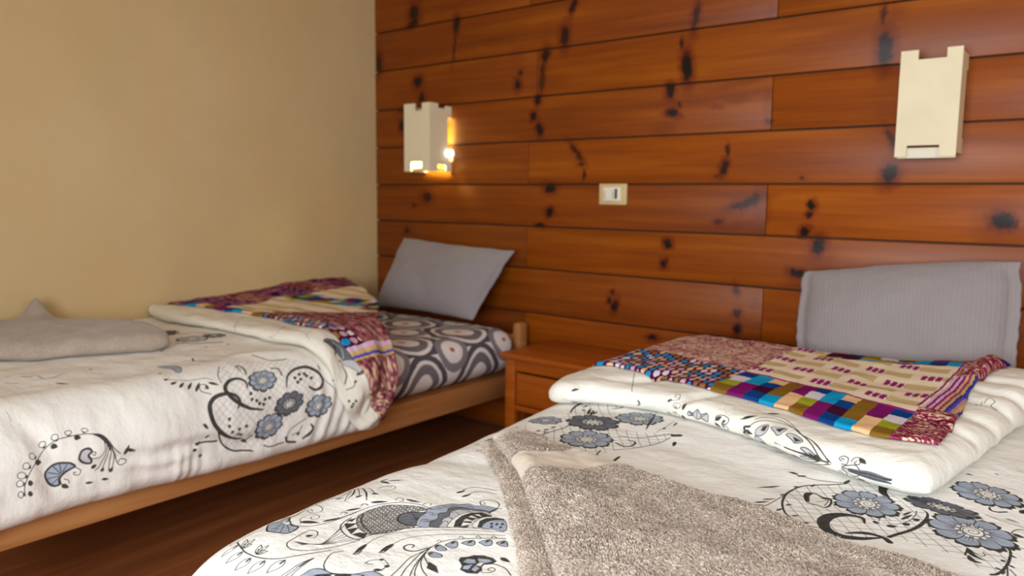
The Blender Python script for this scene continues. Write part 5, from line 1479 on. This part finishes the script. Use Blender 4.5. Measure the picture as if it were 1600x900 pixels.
# ------------------------------------------------------------------ wall lamps: interlocking notched cream panels
def panel(bm, pts, depth, M4):
    """a flat board cut to the outline pts (u,z), depth thick."""
    pts = [p for i, p in enumerate(pts) if p != pts[i-1]]
    lo = [bm.verts.new(M4 @ Vector((u, 0, z))) for u, z in pts]; hi = [bm.verts.new(M4 @ Vector((u, depth, z))) for u, z in pts]
    n = len(pts)
    for a, b, c in tessellate_polygon([[Vector((u, z, 0)) for u, z in pts]]):
        bm.faces.new((lo[a], lo[b], lo[c])); bm.faces.new((hi[c], hi[b], hi[a]))
    for i in range(n): bm.faces.new((lo[i], hi[i], hi[(i+1) % n], lo[(i+1) % n]))
def sconce(x0, x1, z0, z1, d, label, lit, front_cut):
    t = empty('wall_lamp', (x0, 0, z0), label, 'wall lamp', 'notched cream wall lamps')
    w, h, th = x1-x0, z1-z0, .008
    a, b, nt, nb = front_cut
    def mk(n, pts, M4, m=M['lamp_card']):
        bm = bmesh.new(); panel(bm, pts, th, M4)
        o = done(n, bm, m, smooth=False)
        return inv(t, o)
    front = [(0, 0), (a*w, 0), (a*w, nb), (b*w, nb), (b*w, 0), (w, 0), (w, h), ((1-.25)*w if not lit else .70*w, h), (.75*w if not lit else .70*w, h-nt), ((.29 if not lit else .42)*w, h-nt), ((.29 if not lit else .42)*w, h), (0, h)]
    mk('front_panel', front, Matrix.Translation((x0, -d, z0)))
    # side panels run from the wall to the front panel, cut back along the wall between two lugs
    s = d-th; cut = .028
    side = [(0, 0), (s*.32, 0), (s*.32, .034), (s*.72, .034), (s*.72, 0), (s, 0), (s, .045), (s-cut, .075), (s-cut, h-.065), (s, h-.065), (s, h-.008), (s*.72, h-.008), (s*.72, h-.022), (s*.35, h-.022), (s*.35, h), (0, h)]
    if not lit: side = [(0, .012), (s, .012), (s, .06), (s-.02, .06), (s-.02, h-.06), (s, h-.06), (s, h-.012), (0, h-.012)]
    for xx in (x0+th, x1):
        R = Matrix.Translation((xx, -d+th, z0)) @ Matrix.Rotation(PI/2, 4, 'Z')
        mk('side_panel', side if xx == x1 else [(0, 0), (s, 0), (s, h-.008), (0, h-.008)], R)
    # floor and top cross boards with a gap to the front, and the lamp holder
    cb = lambda n, zz, f, bk: inv(t, box(n, (x0+th, -d+f, zz), (x1-th, bk, zz+th), M['lamp_inner'], None, .001))
    if lit:
        cb('bottom_panel', z0+.012, th+.014, -.03); cb('top_panel', z1-.06, th+.002, -.002)
    if not lit:
        for za, zb in ((z0-.004, z0+nb-.007),):
            inv(t, box('inner_panel', (x0+.006, -d+th+.004, za), (x1-.002, -d+2*th+.004, zb), M['lamp_inner'], None, .001))
        cb('top_panel', z1-nt-.012, th+.004, -.02)
        inv(t, box('bolt', (x0+w*.62, -d+.03, z1-nt-.003), (x0+w*.70, -d+.042, z1-nt+.008), M['metal'], None, .002))
    inv(t, box('wall_plate', (x0+.03, -.014, z0+.08), (x1-.03, -.0015, z1-.08), M['lamp_inner'], None, .002))
    bm = bmesh.new()
    zc = z0+.092 if lit else z0+.10
    bmesh.ops.create_cone(bm, segments=20, radius1=.018, radius2=.016, depth=.055, cap_ends=True, matrix=Matrix.Translation((x0+w*.22, -.03 if lit else -.055, zc)) @ Matrix.Rotation(PI/2, 4, 'Y'))
    hld = inv(t, done('bulb_holder', bm, M['switch_white']))
    bm = bmesh.new()
    if lit:
        bmesh.ops.create_cone(bm, segments=24, radius1=.019, radius2=.021, depth=.13, cap_ends=True, matrix=Matrix.Translation((x0+w*.42+.065, -.03, zc)) @ Matrix.Rotation(PI/2, 4, 'Y'))
    else:
        bmesh.ops.create_uvsphere(bm, u_segments=20, v_segments=12, radius=.021, matrix=Matrix.Translation((x0+w*.66, -.055, zc)) @ Matrix.Scale(1.6, 4, (1, 0, 0)))
    inv(t, done('bulb', bm, M['bulb'] if lit else M['switch_white']))
    if lit:
        L = bpy.data.lights.new('bulb_light', 'POINT'); L.energy = 5.0; L.color = (.85, 1, .55); L.shadow_soft_size = .02
        lo = bpy.data.objects.new('bulb_light', L); COL.objects.link(lo); lo.location = (x0+w*.72, -.075, zc-.01)
    return t
sconce(.385, .563, 1.262, 1.592, .155, 'lit cream notched wall lamp above the bed by the beige wall', True, (.27, .68, .036, .046))
sconce(2.628, 2.803, 1.284, 1.618, .11, 'unlit cream notched wall lamp above the ribbed pillow', False, (.20, .73, .030, .036))

# ------------------------------------------------------------------ switch
sw = empty('wall_switch', (1.511, 0, 1.157), 'cream wall switch plate with a dark slot between the two lamps', 'switch')
inv(sw, box('cover_plate', (1.443, -.012, 1.113), (1.579, -.001, 1.203), M['switch_plate'], None, .004))
inv(sw, box('socket_insert', (1.466, -.017, 1.130), (1.552, -.011, 1.188), M['switch_white'], None, .002))
inv(sw, box('rocker_slot', (1.525, -.0185, 1.139), (1.537, -.0165, 1.181), M['dark'], None, .001))
for x in (1.472, 1.514): inv(sw, box('rocker', (x, -.0195, 1.139), (x+.006, -.0165, 1.176), M['switch_plate'], None, .001))
